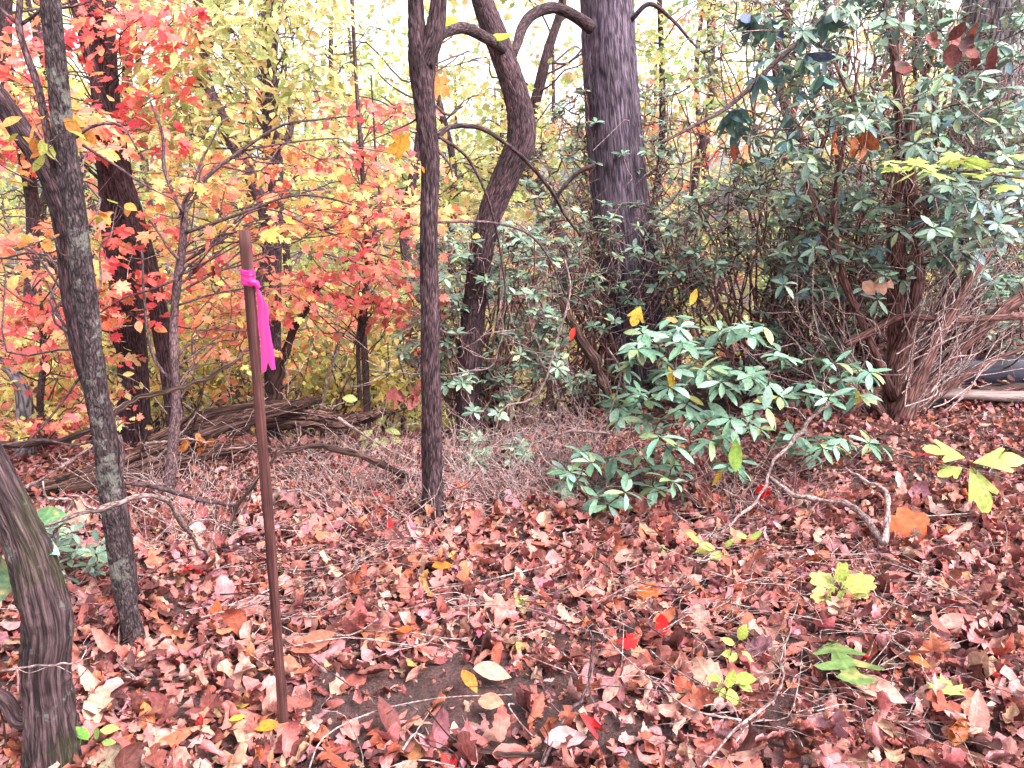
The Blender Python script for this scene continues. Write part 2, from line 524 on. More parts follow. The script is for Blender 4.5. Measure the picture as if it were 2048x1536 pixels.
M_LOG = bark_mat('log_bark', srgb(40, 26, 24), srgb(112, 80, 74), srgb(186, 156, 148), 70, 0.06, 1.0, 0.04, vor=0.08)
M_STEM = bark_mat('red_stem', srgb(48, 30, 30), srgb(98, 64, 62), srgb(144, 106, 102), 70, 0.12, 0.7, 0.008)
M_TWIG = bark_mat('grey_twig', srgb(92, 70, 70), srgb(144, 116, 116), srgb(196, 172, 170), 120, 0.3, 0.4, 0.003, lichen=0.1, lcol=srgb(190, 190, 180))
M_DTWIG = bark_mat('dark_twig', srgb(36, 24, 28), srgb(74, 54, 58), srgb(116, 92, 94), 120, 0.3, 0.4, 0.003)

def simple_mat(name, build):
    m, t = newmat(name); k = NT(t)
    out = k.n('ShaderNodeOutputMaterial')
    sh = build(k)
    k.l(sh, out.inputs[0])
    return m

def _soil(k):
    tc = k.n('ShaderNodeTexCoord')
    n1 = k.n('ShaderNodeTexNoise', i_Scale=9.0, i_Detail=8.0, i_Roughness=0.7); k.l(tc.outputs['Object'], n1.inputs['Vector'])
    n2 = k.n('ShaderNodeTexNoise', i_Scale=90.0, i_Detail=4.0); k.l(tc.outputs['Object'], n2.inputs['Vector'])
    c = k.ramp(n1.outputs['Fac'], [(0.25, srgb(34, 20, 21)), (0.5, srgb(64, 40, 40)), (0.75, srgb(92, 62, 60))])
    c = k.mix(1.0, c, k.ramp(n2.outputs['Fac'], [(0.3, .55), (0.7, 1.4)]), 'MULTIPLY')
    pr = k.n('ShaderNodeBsdfPrincipled', i_Roughness=0.95); k.l(c, pr.inputs['Base Color'])
    bp = k.n('ShaderNodeBump', i_Strength=0.9, i_Distance=0.02); k.l(k.math('ADD', n1.outputs['Fac'], n2.outputs['Fac']), bp.inputs['Height'])
    k.l(bp.outputs[0], pr.inputs['Normal'])
    return pr.outputs[0]
M_SOIL = simple_mat('forest_soil', _soil)

def _stakewood(k):
    tc = k.n('ShaderNodeTexCoord')
    mp = k.n('ShaderNodeMapping'); mp.inputs['Scale'].default_value = (1, 1, .035); k.l(tc.outputs['Object'], mp.inputs[0])
    n1 = k.n('ShaderNodeTexNoise', i_Scale=190.0, i_Detail=5.0, i_Roughness=0.6, i_Distortion=0.6); k.l(mp.outputs[0], n1.inputs['Vector'])
    n2 = k.n('ShaderNodeTexNoise', i_Scale=9.0, i_Detail=3.0); k.l(tc.outputs['Object'], n2.inputs['Vector'])
    c = k.ramp(n1.outputs['Fac'], [(0.3, srgb(46, 23, 24)), (0.52, srgb(76, 42, 41)), (0.75, srgb(106, 68, 64))])
    c = k.mix(1.0, c, k.ramp(n2.outputs['Fac'], [(0.3, .65), (0.7, 1.25)]), 'MULTIPLY')
    mp2 = k.n('ShaderNodeMapping'); mp2.inputs['Scale'].default_value = (1, 1, .012); k.l(tc.outputs['Object'], mp2.inputs[0])
    n3 = k.n('ShaderNodeTexNoise', i_Scale=420.0, i_Detail=2.0); k.l(mp2.outputs[0], n3.inputs['Vector'])
    c = k.mix(k.ramp(n3.outputs['Fac'], [(0.62, 0), (0.66, .75)]), c, srgb(36, 18, 18))
    sz = k.n('ShaderNodeSeparateXYZ'); k.l(tc.outputs['Object'], sz.inputs[0])
    n4 = k.n('ShaderNodeTexNoise', i_Scale=40.0, i_Detail=4.0); k.l(tc.outputs['Object'], n4.inputs['Vector'])
    mud = k.ramp(k.math('SUBTRACT', n4.outputs['Fac'], k.math('MULTIPLY', sz.outputs[2], 3.2)), [(0.25, 0), (0.4, .85)])
    c = k.mix(mud, c, srgb(62, 42, 38))
    pr = k.n('ShaderNodeBsdfPrincipled', i_Roughness=0.7); k.l(c, pr.inputs['Base Color'])
    pr.inputs['Specular IOR Level'].default_value = 0.3
    bp = k.n('ShaderNodeBump', i_Strength=0.35, i_Distance=0.002); k.l(n1.outputs['Fac'], bp.inputs['Height'])
    k.l(bp.outputs[0], pr.inputs['Normal'])
    return pr.outputs[0]
M_STAKE = simple_mat('stake_wood', _stakewood)

def _ribbon(k):
    pr = k.n('ShaderNodeBsdfPrincipled', i_Roughness=0.3)
    col = (*[float(v) for v in srgb(236, 62, 152)], 1)
    pr.inputs['Base Color'].default_value = col
    tr = k.n('ShaderNodeBsdfTranslucent'); tr.inputs[0].default_value = (*[float(v) for v in srgb(238, 106, 190)], 1)
    mx = k.n('ShaderNodeMixShader', i_0=0.45)
    k.l(pr.outputs[0], mx.inputs[1]); k.l(tr.outputs[0], mx.inputs[2])
    return mx.outputs[0]
M_RIBBON = simple_mat('pink_ribbon', _ribbon)

def _board(c0, c1, rough):
    def f(k):
        tc = k.n('ShaderNodeTexCoord')
        mp = k.n('ShaderNodeMapping'); mp.inputs['Scale'].default_value = (.08, 1, 1); k.l(tc.outputs['Object'], mp.inputs[0])
        n1 = k.n('ShaderNodeTexNoise', i_Scale=60.0, i_Detail=6.0, i_Roughness=0.7); k.l(mp.outputs[0], n1.inputs['Vector'])
        c = k.ramp(n1.outputs['Fac'], [(0.3, c0), (0.7, c1)])
        pr = k.n('ShaderNodeBsdfPrincipled', i_Roughness=rough); k.l(c, pr.inputs['Base Color'])
        bp = k.n('ShaderNodeBump', i_Strength=0.5, i_Distance=0.004); k.l(n1.outputs['Fac'], bp.inputs['Height'])
        k.l(bp.outputs[0], pr.inputs['Normal'])
        return pr.outputs[0]
    return f
M_BOARD = simple_mat('grey_board', _board(srgb(84, 68, 68), srgb(150, 126, 124), 0.85))
M_BLACK = simple_mat('dark_edging_and_gap_shade', _board(srgb(22, 20, 32), srgb(58, 54, 74), 0.6))

# ------------------------------------------------------------------ ground
def make_ground():
    n = 420
    u = np.linspace(-1, 1, n)
    gx = np.sinh(u * 5.2) / math.sinh(5.2) * 160
    v = np.linspace(0, 1, n)
    gy = -8 + (np.sinh((v * 2 - 0.42) * 4.2) + math.sinh(0.42 * 4.2)) / (math.sinh(1.58 * 4.2) + math.sinh(0.42 * 4.2)) * 300
    X, Y = np.meshgrid(gx, gy)
    Z = gz(X, Y)
    near = np.exp(-((Y - 2.5) / 6) ** 2 - (X / 6) ** 2)
    Z = Z + near * 0.008 * vnoise(np.stack([X * 11, Y * 11, 0 * X], -1))
    V = np.stack([X, Y, Z], -1).reshape(-1, 3)
    i, j = np.meshgrid(np.arange(n - 1), np.arange(n - 1), indexing='ij')
    a = (i * n + j)
    q = np.stack([a, a + 1, a + n + 1, a + n], -1).reshape(-1, 4)
    acc = Acc(); acc.add(V, q)
    o = acc.build('ground', M_SOIL)
    o['kind'] = 'structure'
    return o
ground = make_ground()

DRY = [(srgb(166, 106, 100), 5), (srgb(178, 124, 116), 5), (srgb(144, 86, 80), 5), (srgb(108, 62, 58), 4), (srgb(78, 46, 46), 3.4),
       (srgb(188, 144, 134), 3.6), (srgb(170, 104, 80), 2.4), (srgb(148, 82, 64), 2), (srgb(196, 164, 152), 1.5), (srgb(152, 106, 112), 3), (srgb(166, 132, 112), 2),
       (srgb(208, 120, 70), .25), (srgb(180, 50, 50), .16), (srgb(190, 160, 88), .08)]

def dim(c, top=.47):
    return c * np.minimum(1, top / c.max(1, keepdims=True))

def soil_patch(x, y):
    # the trodden bare spot beside the stake
    c = G(930, 1400)
    dx, dy = (x - c[0]) / 0.42, (y - c[1]) / 0.17
    c2 = G(760, 1430)
    ex, ey = (x - c2[0]) / 0.26, (y - c2[1]) / 0.13
    return np.maximum(np.exp(-(dx * dx + dy * dy)), np.exp(-(ex * ex + ey * ey)))

def ground_leaves():
    rng = np.random.default_rng(5)
    allk = []
    def batch(kind, dens, smin, smax, ymin, ymax, lift, tilt, kxr, kyr, wrr, pal=DRY):
        n = int(dens * (ymax - ymin) * 2 * 1.0 * (ymax * 0.78 + 1.2))
        y = rng.uniform(ymin, ymax, n)
        x = rng.uniform(-1, 1, n) * (ymax * 0.78 + 1.2)
        keep = np.abs(x) < y * 0.78 + 1.1
        keep &= rng.uniform(0, 1, n) > soil_patch(x, y) * (1.0 if kind != 'scrap' else .6)
        x, y = x[keep], y[keep]; n = len(x)
        s = smin + (smax - smin) * rng.beta(1.5, 2.4, n)
        z = gz(x, y) + rng.uniform(0.002, lift, n)
        yaw = rng.uniform(0, 2 * math.pi, n)
        nr = norm(np.column_stack([rng.normal(0, tilt, n), rng.normal(0, tilt, n), np.ones(n)]))
        d = np.column_stack([np.cos(yaw), np.sin(yaw), np.zeros(n)])
        d = norm(d - nr * np.sum(d * nr, 1, keepdims=True))
        flip = rng.uniform(0, 1, n) < 0.45
        nr2 = np.where(flip[:, None], -nr, nr)
        R = frames(d, nr2)
        pos = np.column_stack([x, y, z]) - d * (s * 0.5)[:, None]
        pos[:, 2] = np.maximum(pos[:, 2], gz(pos[:, 0], pos[:, 1]) + 0.003)
        allk.append((kind, pos, R, s, dim(pick(pal, n, rng, 0.2) * [1.08, .95, .98]), kxr, kyr, wrr))
    for kind, d in (('serrate', 200), ('chestnut', 330), ('torn', 220), ('oval', 130), ('beech', 90), ('whiteoak', 60), ('oak', 40), ('maple', 24), ('tulip', 12)):
        batch(kind, d * .4, 0.06, 0.15, 1.0, 3.6, 0.055, 0.45, (-8, 8), (-2.6, 2.6), (0.02, 0.13))
        batch(kind, d * .65, 0.03, 0.10, 1.0, 5.0, 0.04, 0.5, (-7, 7), (-2.6, 2.6), (0.02, 0.13))
    batch('scrap', 700, 0.010, 0.036, 1.0, 4.6, 0.035, 0.7, (-4, 4), (-2, 2), (0, .06))
    for kind, d in (('beech', 70), ('oval', 70)):
        batch(kind, d, 0.05, 0.11, 4.8, 9.0, 0.04, 0.45, (-2.5, 2.5), (-1.5, 1.5), (0, .04))
    batch('scrap', 60, 0.04, 0.1, 8.5, 16.0, 0.05, 0.4, (-2, 2), (-1, 1), (0, .03))
    for (fx, fy, rr_, n_) in ((272, 1290, .17, 70), (866, 1046, .2, 80), (108, 1536, .22, 80), (570, 1480, .09, 26), (330, 1015, .14, 40), (1768, 1090, .14, 40)):
        g = G(fx, fy)
        for kind in ('serrate', 'torn', 'whiteoak'):
            n = n_ // 3; th = rng.uniform(0, 6.28, n); q = rr_ * np.sqrt(rng.uniform(.05, 1, n))
            x, y = g[0] + np.cos(th) * q, g[1] + np.sin(th) * q
            z = gz(x, y) + .015 + .06 * (1 - q / rr_) * rng.uniform(.4, 1, n)
            d = np.column_stack([-np.sin(th), np.cos(th), rng.normal(0, .35, n)]) + rng.normal(0, .4, (n, 3))
            nr = norm(np.column_stack([np.cos(th) * .7, np.sin(th) * .7, np.ones(n)]) + rng.normal(0, .25, (n, 3)))
            allk.append((kind, np.column_stack([x, y, z]), frames(d, nr), rng.uniform(.04, .10, n), pick(DRY, n, rng, .2), (-4, 4), (-2, 2), (.02, .1)))
    # the 300 that show largest are leaves of their own
    big = []
    for k, (kind, pos, R, s, col, *_r) in enumerate(allk):
        if kind == 'scrap': continue
        px, py = pix(pos + R[:, :, 1] * (s * .5)[:, None]); z = depth(pos)
        ok = (px > 0) & (px < 2048) & (py < 1536) & (py > 800)
        up = pos[:, 2] - gz(pos[:, 0], pos[:, 1])
        sc = s / z * (0.5 + np.abs(np.einsum('ni,ni->n', R[:, :, 2], norm(pos - EYE)))) * (0.6 + 14 * up) * ok
        big += [(v, k, i) for i, v in enumerate(sc) if v > 0]
    big.sort(reverse=True)
    chosen = {}
    for v, k, i in big[:290]:
        chosen.setdefault(k, []).append(i)
    acc = Acc()
    for k, (kind, pos, R, s, col, kxr, kyr, wrr) in enumerate(allk):
        mask = np.ones(len(pos), bool)
        for i in chosen.get(k, []):
            mask[i] = False
            p = pos[i].copy(); p[2] += 0.006
            leaf_obj('leaf', kind, M_DRY, p, R[i], s[i] * 1.12, col[i], ground, kxr, kyr, wrr, rng)
        n = mask.sum()
        leaves_mesh(acc, kind, pos[mask], R[mask], s[mask], rng.uniform(*kxr, n), rng.uniform(*kyr, n), rng.uniform(*wrr, n), col[mask], rng)
    acc.build('leaf_litter', M_DRY, ground, kind='stuff')
ground_leaves()

# ------------------------------------------------------------------ generic tree builders
RED = [(srgb(236, 106, 104), 5), (srgb(240, 132, 118), 4), (srgb(224, 86, 100), 2), (srgb(240, 158, 116), 1.5)]
ORANGE = [(srgb(234, 168, 108), 4), (srgb(236, 150, 118), 4), (srgb(232, 128, 114), 4), (srgb(228, 192, 124), 1.5)]
SALMON = [(srgb(236, 128, 122), 4), (srgb(234, 150, 128), 4), (srgb(228, 102, 108), 4), (srgb(228, 180, 130), 1.2)]
YELLOW = [(srgb(222, 202, 124), 4), (srgb(224, 208, 144), 3), (srgb(218, 184, 112), 2), (srgb(200, 200, 130), 2)]
YGREEN = [(srgb(186, 186, 122), 4), (srgb(170, 180, 116), 3), (srgb(204, 190, 130), 3), (srgb(212, 172, 124), 2)]
LGREEN = [(srgb(176, 190, 128), 3), (srgb(156, 178, 120), 3), (srgb(196, 198, 136), 3)]
OLIVE = [(srgb(150, 142, 88), 3), (srgb(176, 160, 96), 3), (srgb(134, 138, 90), 3), (srgb(194, 154, 96), 2), (srgb(210, 194, 108), 2)]
LAUR = [(srgb(110, 134, 116), 5), (srgb(132, 154, 136), 5), (srgb(94, 116, 100), 4), (srgb(146, 158, 116), 1.6), (srgb(86, 104, 98), 3)]
LAURBLUE = [(srgb(104, 138, 118), 5), (srgb(122, 152, 134), 4), (srgb(90, 120, 98), 3), (srgb(118, 134, 96), 1.4), (srgb(154, 150, 84), .25)]

def cluster_leaves(centers, radii, per, size, rng, flat=0.35, droop=0.25, jitter=0.55):
    n = len(centers) * per
    c = np.repeat(centers, per, 0); r = np.repeat(radii, per)
    th = rng.uniform(0, 2 * math.pi, n); q = np.sqrt(rng.uniform(0.02, 1, n))
    off = np.column_stack([np.cos(th) * q * r, np.sin(th) * q * r, rng.normal(0, 0.45, n) * flat * r - droop * q * q * r])
    d = norm(np.column_stack([np.cos(th), np.sin(th), np.full(n, -0.45)]) + rng.normal(0, jitter, (n, 3)))
    nr = norm(np.column_stack([np.zeros(n), np.full(n, -0.35), np.ones(n)]) + rng.normal(0, jitter, (n, 3)))
    s = size * rng.uniform(0.6, 1.25, n)
    return c + off, frames(d, nr), s

def sprays(acc, centers, radii, trunk, rng, r0=0.012, col=None, twigs=5, sides=5):
    # limbs from the trunk to each leaf cluster, with twigs fanning out in it
    for c, r in zip(centers, radii):
        below = trunk[trunk[:, 2] < c[2] + 0.05]
        T = below if len(below) else trunk[:1]
        k = T[np.argmin(np.linalg.norm(T[:, :2] - c[:2], axis=1) + 0.5 * np.abs(T[:, 2] - (c[2] - 0.3)))]
        P = wander(k, c, 6, 0.06, rng, 0.08)
        tube(acc, P, np.linspace(r0, r0 * 0.35, 6), sides, 3, col, cap=False)
        for _ in range(twigs):
            th = rng.uniform(0, 6.28)
            e = c + np.array([math.cos(th) * r, math.sin(th) * r, rng.normal(0, .12) * r - .15 * r])
            b = P[rng.integers(3, 6)]
            tube(acc, wander(b, e, 4, 0.07, rng), np.linspace(r0 * .35, r0 * .12, 4), 3, 2, col, cap=False)

def stand_on(P):
    # carry the trunk down into the ground below its first traced point
    b = P[0].copy(); g = float(gz(b[0], b[1]))
    if b[2] > g + 0.02:
        d = P[0] - P[1]; d = d / max(-d[2], 0.2) if d[2] < -0.02 else np.array([0, 0, -1.0])
        foot = b + d * (b[2] - g + 0.08) * 1.0
        foot[:2] = np.clip(foot[:2], b[:2] - 0.4, b[:2] + 0.4)
        foot[2] = float(gz(foot[0], foot[1])) - 0.06
        return np.vstack([foot, P]), True
    P = P.copy(); P[0, 2] = g - 0.05
    return P, False

def trunk_thing(name, label, cat, pts, Y, mat, sides=20, n=8, rough=0.12, fine=0.12, group=None, flare=1.25, part='trunk'):
    P, R = pxpath(pts, Y)
    P2, grown = stand_on(P)
    if grown: R = np.concatenate([[R[0] * 1.05], R])
    R = R.copy(); k_ = min(.3, .12 / max(.01, np.linalg.norm(P2[1] - P2[0])))
    P2 = np.insert(P2, 1, P2[0] * (1 - k_) + P2[1] * k_, 0); R = np.insert(R, 1, R[0] * 1.06); R[0] *= flare * 1.25
    base = P2[0].copy()
    base[2] = float(gz(base[0], base[1]))
    root = thing(name, label, cat, base, group)
    a = Acc(); tube(a, P2, R, sides, n, None, rough, fine)
    a.build(part, mat, root)
    return root, catmull(P2, 8)

def limbs(root, mat, lst, Y, sides=8, part='branch', rough=0.1):
    for pts in lst:
        y = Y
        if isinstance(pts, tuple): pts, y = pts
        P, R = pxpath(pts, y)
        a = Acc(); tube(a, P, np.maximum(R, 0.0012), sides, 6, None, rough, 0.0)
        a.build(part, mat, root)

# ------------------------------------------------------------------ survey stake and ribbon
def box_mesh(acc, cx, cy, w_, d_, z0, z1, taper=1.0):
    b = 0.0012
    prof = [(-w_/2+b, -d_/2), (w_/2-b, -d_/2), (w_/2, -d_/2+b), (w_/2, d_/2-b), (w_/2-b, d_/2), (-w_/2+b, d_/2), (-w_/2, d_/2-b), (-w_/2, -d_/2+b)]
    zs = np.linspace(z0, z1, 40)
    V = []
    for i, z in enumerate(zs):
        f = 0.97 if i == len(zs) - 1 else 1
        for j, (x, y) in enumerate(prof):
            wob = 0.0009 * math.sin(z * 9 + j * 0.6) + 0.0006 * math.sin(z * 31 + j)
            V.append((cx + x * f + wob + 0.004 * math.sin(z * 2.1), cy + y * f, z))
    n = len(prof); q = []
    for i in range(len(zs) - 1):
        for j in range(n):
            q.append((i*n+j, i*n+(j+1) % n, (i+1)*n+(j+1) % n, (i+1)*n+j))
    V.append((cx, cy, z1)); e = (len(zs) - 1) * n
    t = [(e + j, e + (j + 1) % n, len(V) - 1) for j in range(n)]
    acc.add(np.array(V), np.array(q), np.array(t))

sb = G(570, 1482)
stop = at(488, 460, sb[1])
L = float(np.linalg.norm(stop - sb))
a = Acc()
box_mesh(a, 0, 0, 0.0235, 0.014, -0.12, L)
stake = bpy.data.objects.new('survey_stake', a.mesh('survey_stake', M_STAKE, smooth=False))
COL.objects.link(stake)
ax = Vector((stop - sb) / L)
q = ax.to_track_quat('Z', 'Y')
zr = q.to_matrix()
# face turned so that its broad side and a sliver of its right side show
zdir = ax
face = Vector((-0.02, -1, 0)); face = (face - zdir * face.dot(zdir)).normalized()
face = Matrix.Rotation(math.radians(-8), 3, zdir) @ face
xdir = (-face).cross(zdir).normalized()
SM = Matrix((( xdir.x, -face.x, zdir.x, sb[0]), (xdir.y, -face.y, zdir.y, sb[1]), (xdir.z, -face.z, zdir.z, sb[2]), (0, 0, 0, 1)))
stake.matrix_world = SM
tag(stake, 'thin brown wooden survey stake driven upright into the leaf litter', 'stake')

def ribbon():
    root = thing('flagging_ribbon', 'hot pink plastic flagging ribbon tied round the top of the wooden stake', 'ribbon', (0, 0, 0))
    zt = L - 0.105
    root.matrix_world = SM @ Matrix.Translation((0, 0, zt))
    hw, hd = 0.0132, 0.0086
    def loop(z, hgt, tilt, grow, ph):
        N = 28; V = []; rows = 6
        for r in range(rows):
            for i in range(N):
                t = i / N * 2 * math.pi
                c, s = math.cos(t), math.sin(t)
                k = 1 / (abs(c) ** 8 + abs(s) ** 8) ** (1 / 8)
                g = grow + 0.0012 * math.sin(r * 2.4 + ph + t * 2)
                x, y = c * k * (hw + g), s * k * (hd + g)
                V.append((x, y, z + hgt * (r / (rows - 1) - 0.5) * (1 - 0.22 * math.sin(t + ph)) + x * tilt + 0.001 * math.sin(3 * t + ph)))
        q = [(r*N+i, r*N+(i+1) % N, (r+1)*N+(i+1) % N, (r+1)*N+i) for r in range(rows-1) for i in range(N)]
        return np.array(V), np.array(q)
    for z, h, tl, g, ph in ((-0.004, 0.024, 0.10, 0.0006, 0.3), (-0.018, 0.018, -0.14, 0.0016, 1.7), (0.006, 0.016, -0.06, 0.0022, 3.1)):
        acc = Acc(); V, q_ = loop(z, h, tl, g, ph); acc.add(V, q_)
        o = bpy.data.objects.new('wrap', acc.mesh('wrap', M_RIBBON)); COL.objects.link(o); o.parent = root
    # tail: hangs from the right edge, folded lengthwise, notched at the end
    M_, N = 40, 15
    V = []
    for i in range(M_):
        t = i / (M_ - 1)
        ln = 0.222
        wdt = 0.014 + 0.022 * min(1, t * 4.0) ** 0.7 + .005 * t
        for j in range(N):
            u = j / (N - 1)
            x = hw + 0.001 + u * wdt + 0.004 * t + .0015 * math.sin(t * 11)
            cut = 0.022 * max(0, 1 - abs(u - 0.55) / 0.22) + .012 * u
            z = -0.020 - t * (ln - (cut if True else 0) * t ** 6) - 0.012 * u * (1 - t) + 0.06 * t * (-0.2) * u * 0
            y = -0.004 + 0.008 * math.sin(u * 4.2 + 0.9 + t * .5) * (0.35 + 0.65 * (1 - t * .3)) + 0.003 * math.sin(t * 5 + u * 2) + .0022 * math.sin(t * 23 + u * 9) * (1 - t)
            V.append((x, y, z))
    q_ = [(i*N+j, i*N+j+1, (i+1)*N+j+1, (i+1)*N+j) for i in range(M_-1) for j in range(N-1)]
    acc = Acc(); acc.add(np.array(V), np.array(q_))
    o = bpy.data.objects.new('tail', acc.mesh('tail', M_RIBBON)); COL.objects.link(o); o.parent = root
    kn = Acc()
    tube(kn, [(hw - .004, -hd - .002, -.012), (hw + .004, -hd - .004, -.016), (hw + .010, -.006, -.020), (hw + .016, -.004, -.032)], [.004, .007, .007, .004], 10, 5)
    o = bpy.data.objects.new('knot', kn.mesh('knot', M_RIBBON)); COL.objects.link(o); o.parent = root
ribbon()

# ------------------------------------------------------------------ near trunks
rng = np.random.default_rng(21)
g1 = G(272, 1288)
T1, T1p = trunk_thing('slim_tree', 'slim dark tree with lichen-speckled bark, base just left of the stake', 'tree',
    [(272, 1292, 43), (250, 1180, 41), (232, 1060, 39), (215, 940, 39), (195, 790, 43), (178, 650, 42), (160, 500, 41), (143, 360, 41), (126, 250, 39), (112, 120, 36), (100, 0, 35), (88, -160, 32), (70, -420, 27)],
    g1[1], M_BARK1, 44, 18, 0.14, 0.17)
Y1 = g1[1]
limbs(T1, M_DTWIG, [
    [(150, 350, 16), (110, 335, 16), (92, 250, 15), (75, 170, 16), (50, 100, 14), (38, 50, 14), (40, -10, 12), (45, -150, 8)],
    [(40, 50, 8), (20, 35, 7), (0, 18, 6), (-60, -20, 4)],
    [(42, 48, 8), (62, 36, 7), (85, 18, 6), (118, 10, 5)],
    [(118, 15, 7), (150, 12, 5), (190, -5, 4), (260, -60, 3)],
    [(150, 275, 8), (180, 255, 7), (220, 246, 6), (250, 258, 5), (275, 300, 4)],
    [(165, 290, 6), (230, 330, 5), (290, 370, 4), (350, 400, 3)],
    [(182, 720, 6), (120, 810, 5), (60, 880, 4), (0, 930, 3)],
    [(205, 875, 6), (150, 890, 5), (80, 880, 5), (0, 890, 4), (-60, 885, 3)],
    [(215, 1020, 10), (240, 950, 12), (243, 900, 12), (238, 870, 9)],
    ], Y1 + 0.02)
T2, T2p = trunk_thing('twin_stem_tree', 'dark trunk arching out to one side behind the slim lichen-speckled tree', 'tree',
    [(258, 1215, 39), (232, 1000, 40), (205, 830, 42), (172, 730, 44), (152, 620, 44), (143, 520, 45), (126, 420, 47), (88, 330, 45), (45, 265, 42), (5, 205, 39), (-50, 130, 35), (-120, 0, 30)],
    [2.62] * 12, M_BARK2, 32, 12, 0.12, 0.10)

T3, T3p = trunk_thing('red_maple_tree', 'red-leaved maple with tall furrowed trunk behind the slim lichen-speckled tree', 'tree',
    [(268, 850, 62), (264, 720, 58), (252, 580, 60), (238, 450, 66), (226, 330, 64), (214, 220, 52), (206, 110, 52), (198, 0, 54), (190, -150, 50), (180, -400, 40)],
    5.1, M_BARK2, 28, 10, 0.1, 0.1)
T4, T4p = trunk_thing('leaning_tree', 'slender dark trunk leaning across the furrowed red maple trunk', 'tree',
    [(350, 850, 34), (338, 740, 36), (318, 630, 37), (292, 520, 37), (266, 420, 36), (240, 335, 32), (212, 240, 27), (180, 120, 20), (140, -20, 15)],
    4.85, M_BARK2, 22, 8, 0.1, 0.1)

g5 = G(330, 1015)
Y5 = np.linspace(g5[1], g5[1] + 0.35, 13)
T5, T5p = trunk_thing('orange_sapling', 'thin grey sapling with orange leaves standing between slim tree and stake', 'sapling',
    [(330, 1018, 24), (345, 900, 21), (352, 800, 18), (347, 700, 17), (350, 610, 16), (361, 520, 16), (368, 450, 14), (372, 400, 12), (415, 352, 9), (470, 310, 7), (560, 252, 5), (630, 240, 4), (700, 232, 3)],
    Y5, M_DTWIG, 14, 8, 0.12, 0.06)
limbs(T5, M_DTWIG, [
    [(370, 465, 9), (430, 445, 7), (500, 420, 6), (580, 392, 5), (650, 395, 4), (720, 415, 3)],
    [(366, 425, 9), (345, 385, 8), (328, 330, 8), (325, 270, 6), (300, 200, 4)],
    [(350, 560, 6), (300, 580, 5), (240, 600, 4), (180, 640, 3)],
    [(360, 520, 7), (340, 500, 6), (320, 470, 5), (300, 440, 4)],
    [(350, 770, 5), (310, 720, 7), (296, 660, 6), (288, 590, 5), (284, 500, 4)],
    [(360, 430, 6), (400, 330, 5), (420, 290, 4), (445, 240, 3)],
    [(357, 610, 5), (420, 590, 4), (500, 575, 3), (560, 572, 2)],
    ], g5[1] + 0.1, 7)
T6, T6p = trunk_thing('thin_maple', 'very thin straight maple stem with salmon leaves, rising behind the log pile', 'sapling',
    [(735, 850, 15), (731, 745, 14), (727, 650, 13), (735, 525, 12), (730, 430, 10), (722, 300, 9), (712, 150, 8), (704, 0, 8), (698, -160, 6)],
    5.1, M_DTWIG, 12, 6, 0.1)
limbs(T6, M_DTWIG, [
    [(720, 800, 10), (716, 700, 9), (722, 600, 8), (715, 605, 7), (690, 590, 6)],
    [(735, 500, 7), (760, 420, 6), (752, 330, 5), (748, 250, 4), (742, 150, 3)],
    [(733, 520, 6), (690, 480, 5), (640, 460, 4), (560, 440, 3)],
    [(728, 400, 5), (790, 380, 4), (840, 370, 3)],
    ], 5.1, 6)

g7 = G(866, 1045)
Y7 = g7[1]
T7, T7p = trunk_thing('forked_tree', 'straight dark trunk forking near the top, standing alone on bare leaf litter', 'tree',
    [(866, 1046, 43), (864, 900, 40), (862, 760, 38), (860, 600, 36), (858, 450, 36), (860, 330, 38), (852, 230, 39), (842, 140, 45), (834, 70, 36), (831, 0, 31), (828, -120, 28), (820, -350, 22)],
    Y7, M_BARK2, 44, 18, 0.12, 0.19)
limbs(T7, M_BARK2, [
    [(846, 130, 40), (866, 75, 38), (876, 20, 32), (880, -60, 30), (892, -260, 24)],
    ([(852, 100, 28), (885, 64, 25), (930, 56, 23), (975, 78, 22), (1005, 100, 18)], np.linspace(Y7, 4.75, 5)),
    ([(874, 272, 13), (905, 253, 10), (960, 256, 9), (1010, 286, 9), (1060, 330, 8), (1105, 385, 7), (1130, 430, 6), (1160, 470, 4)], np.linspace(Y7, 4.2, 8)),
    [(860, 190, 12), (866, 150, 10), (867, 112, 7)],
    ], Y7, 14, rough=0.14)
limbs(T7, M_DTWIG, [
    ([(876, 272, 8), (930, 310, 6), (965, 370, 6), (985, 430, 5), (1000, 500, 4), (1010, 600, 4), (985, 690, 3)], np.linspace(Y7, 4.0, 7)),
    ([(872, 445, 6), (940, 443, 6), (1000, 448, 5), (1060, 470, 5), (1100, 520, 4), (1130, 590, 3)], np.linspace(Y7, 4.1, 6)),
    [(862, 205, 4), (830, 240, 4), (790, 260, 3), (720, 290, 2)],
    [(866, 650, 5), (900, 668, 4), (945, 666, 3)],
    [(868, 210, 6), (900, 230, 5), (930, 200, 3)],
    [(876, 300, 6), (900, 330, 5), (905, 355, 3)],
    [(850, 980, 3), (920, 975, 3), (960, 940, 2)],
    ], Y7, 6)

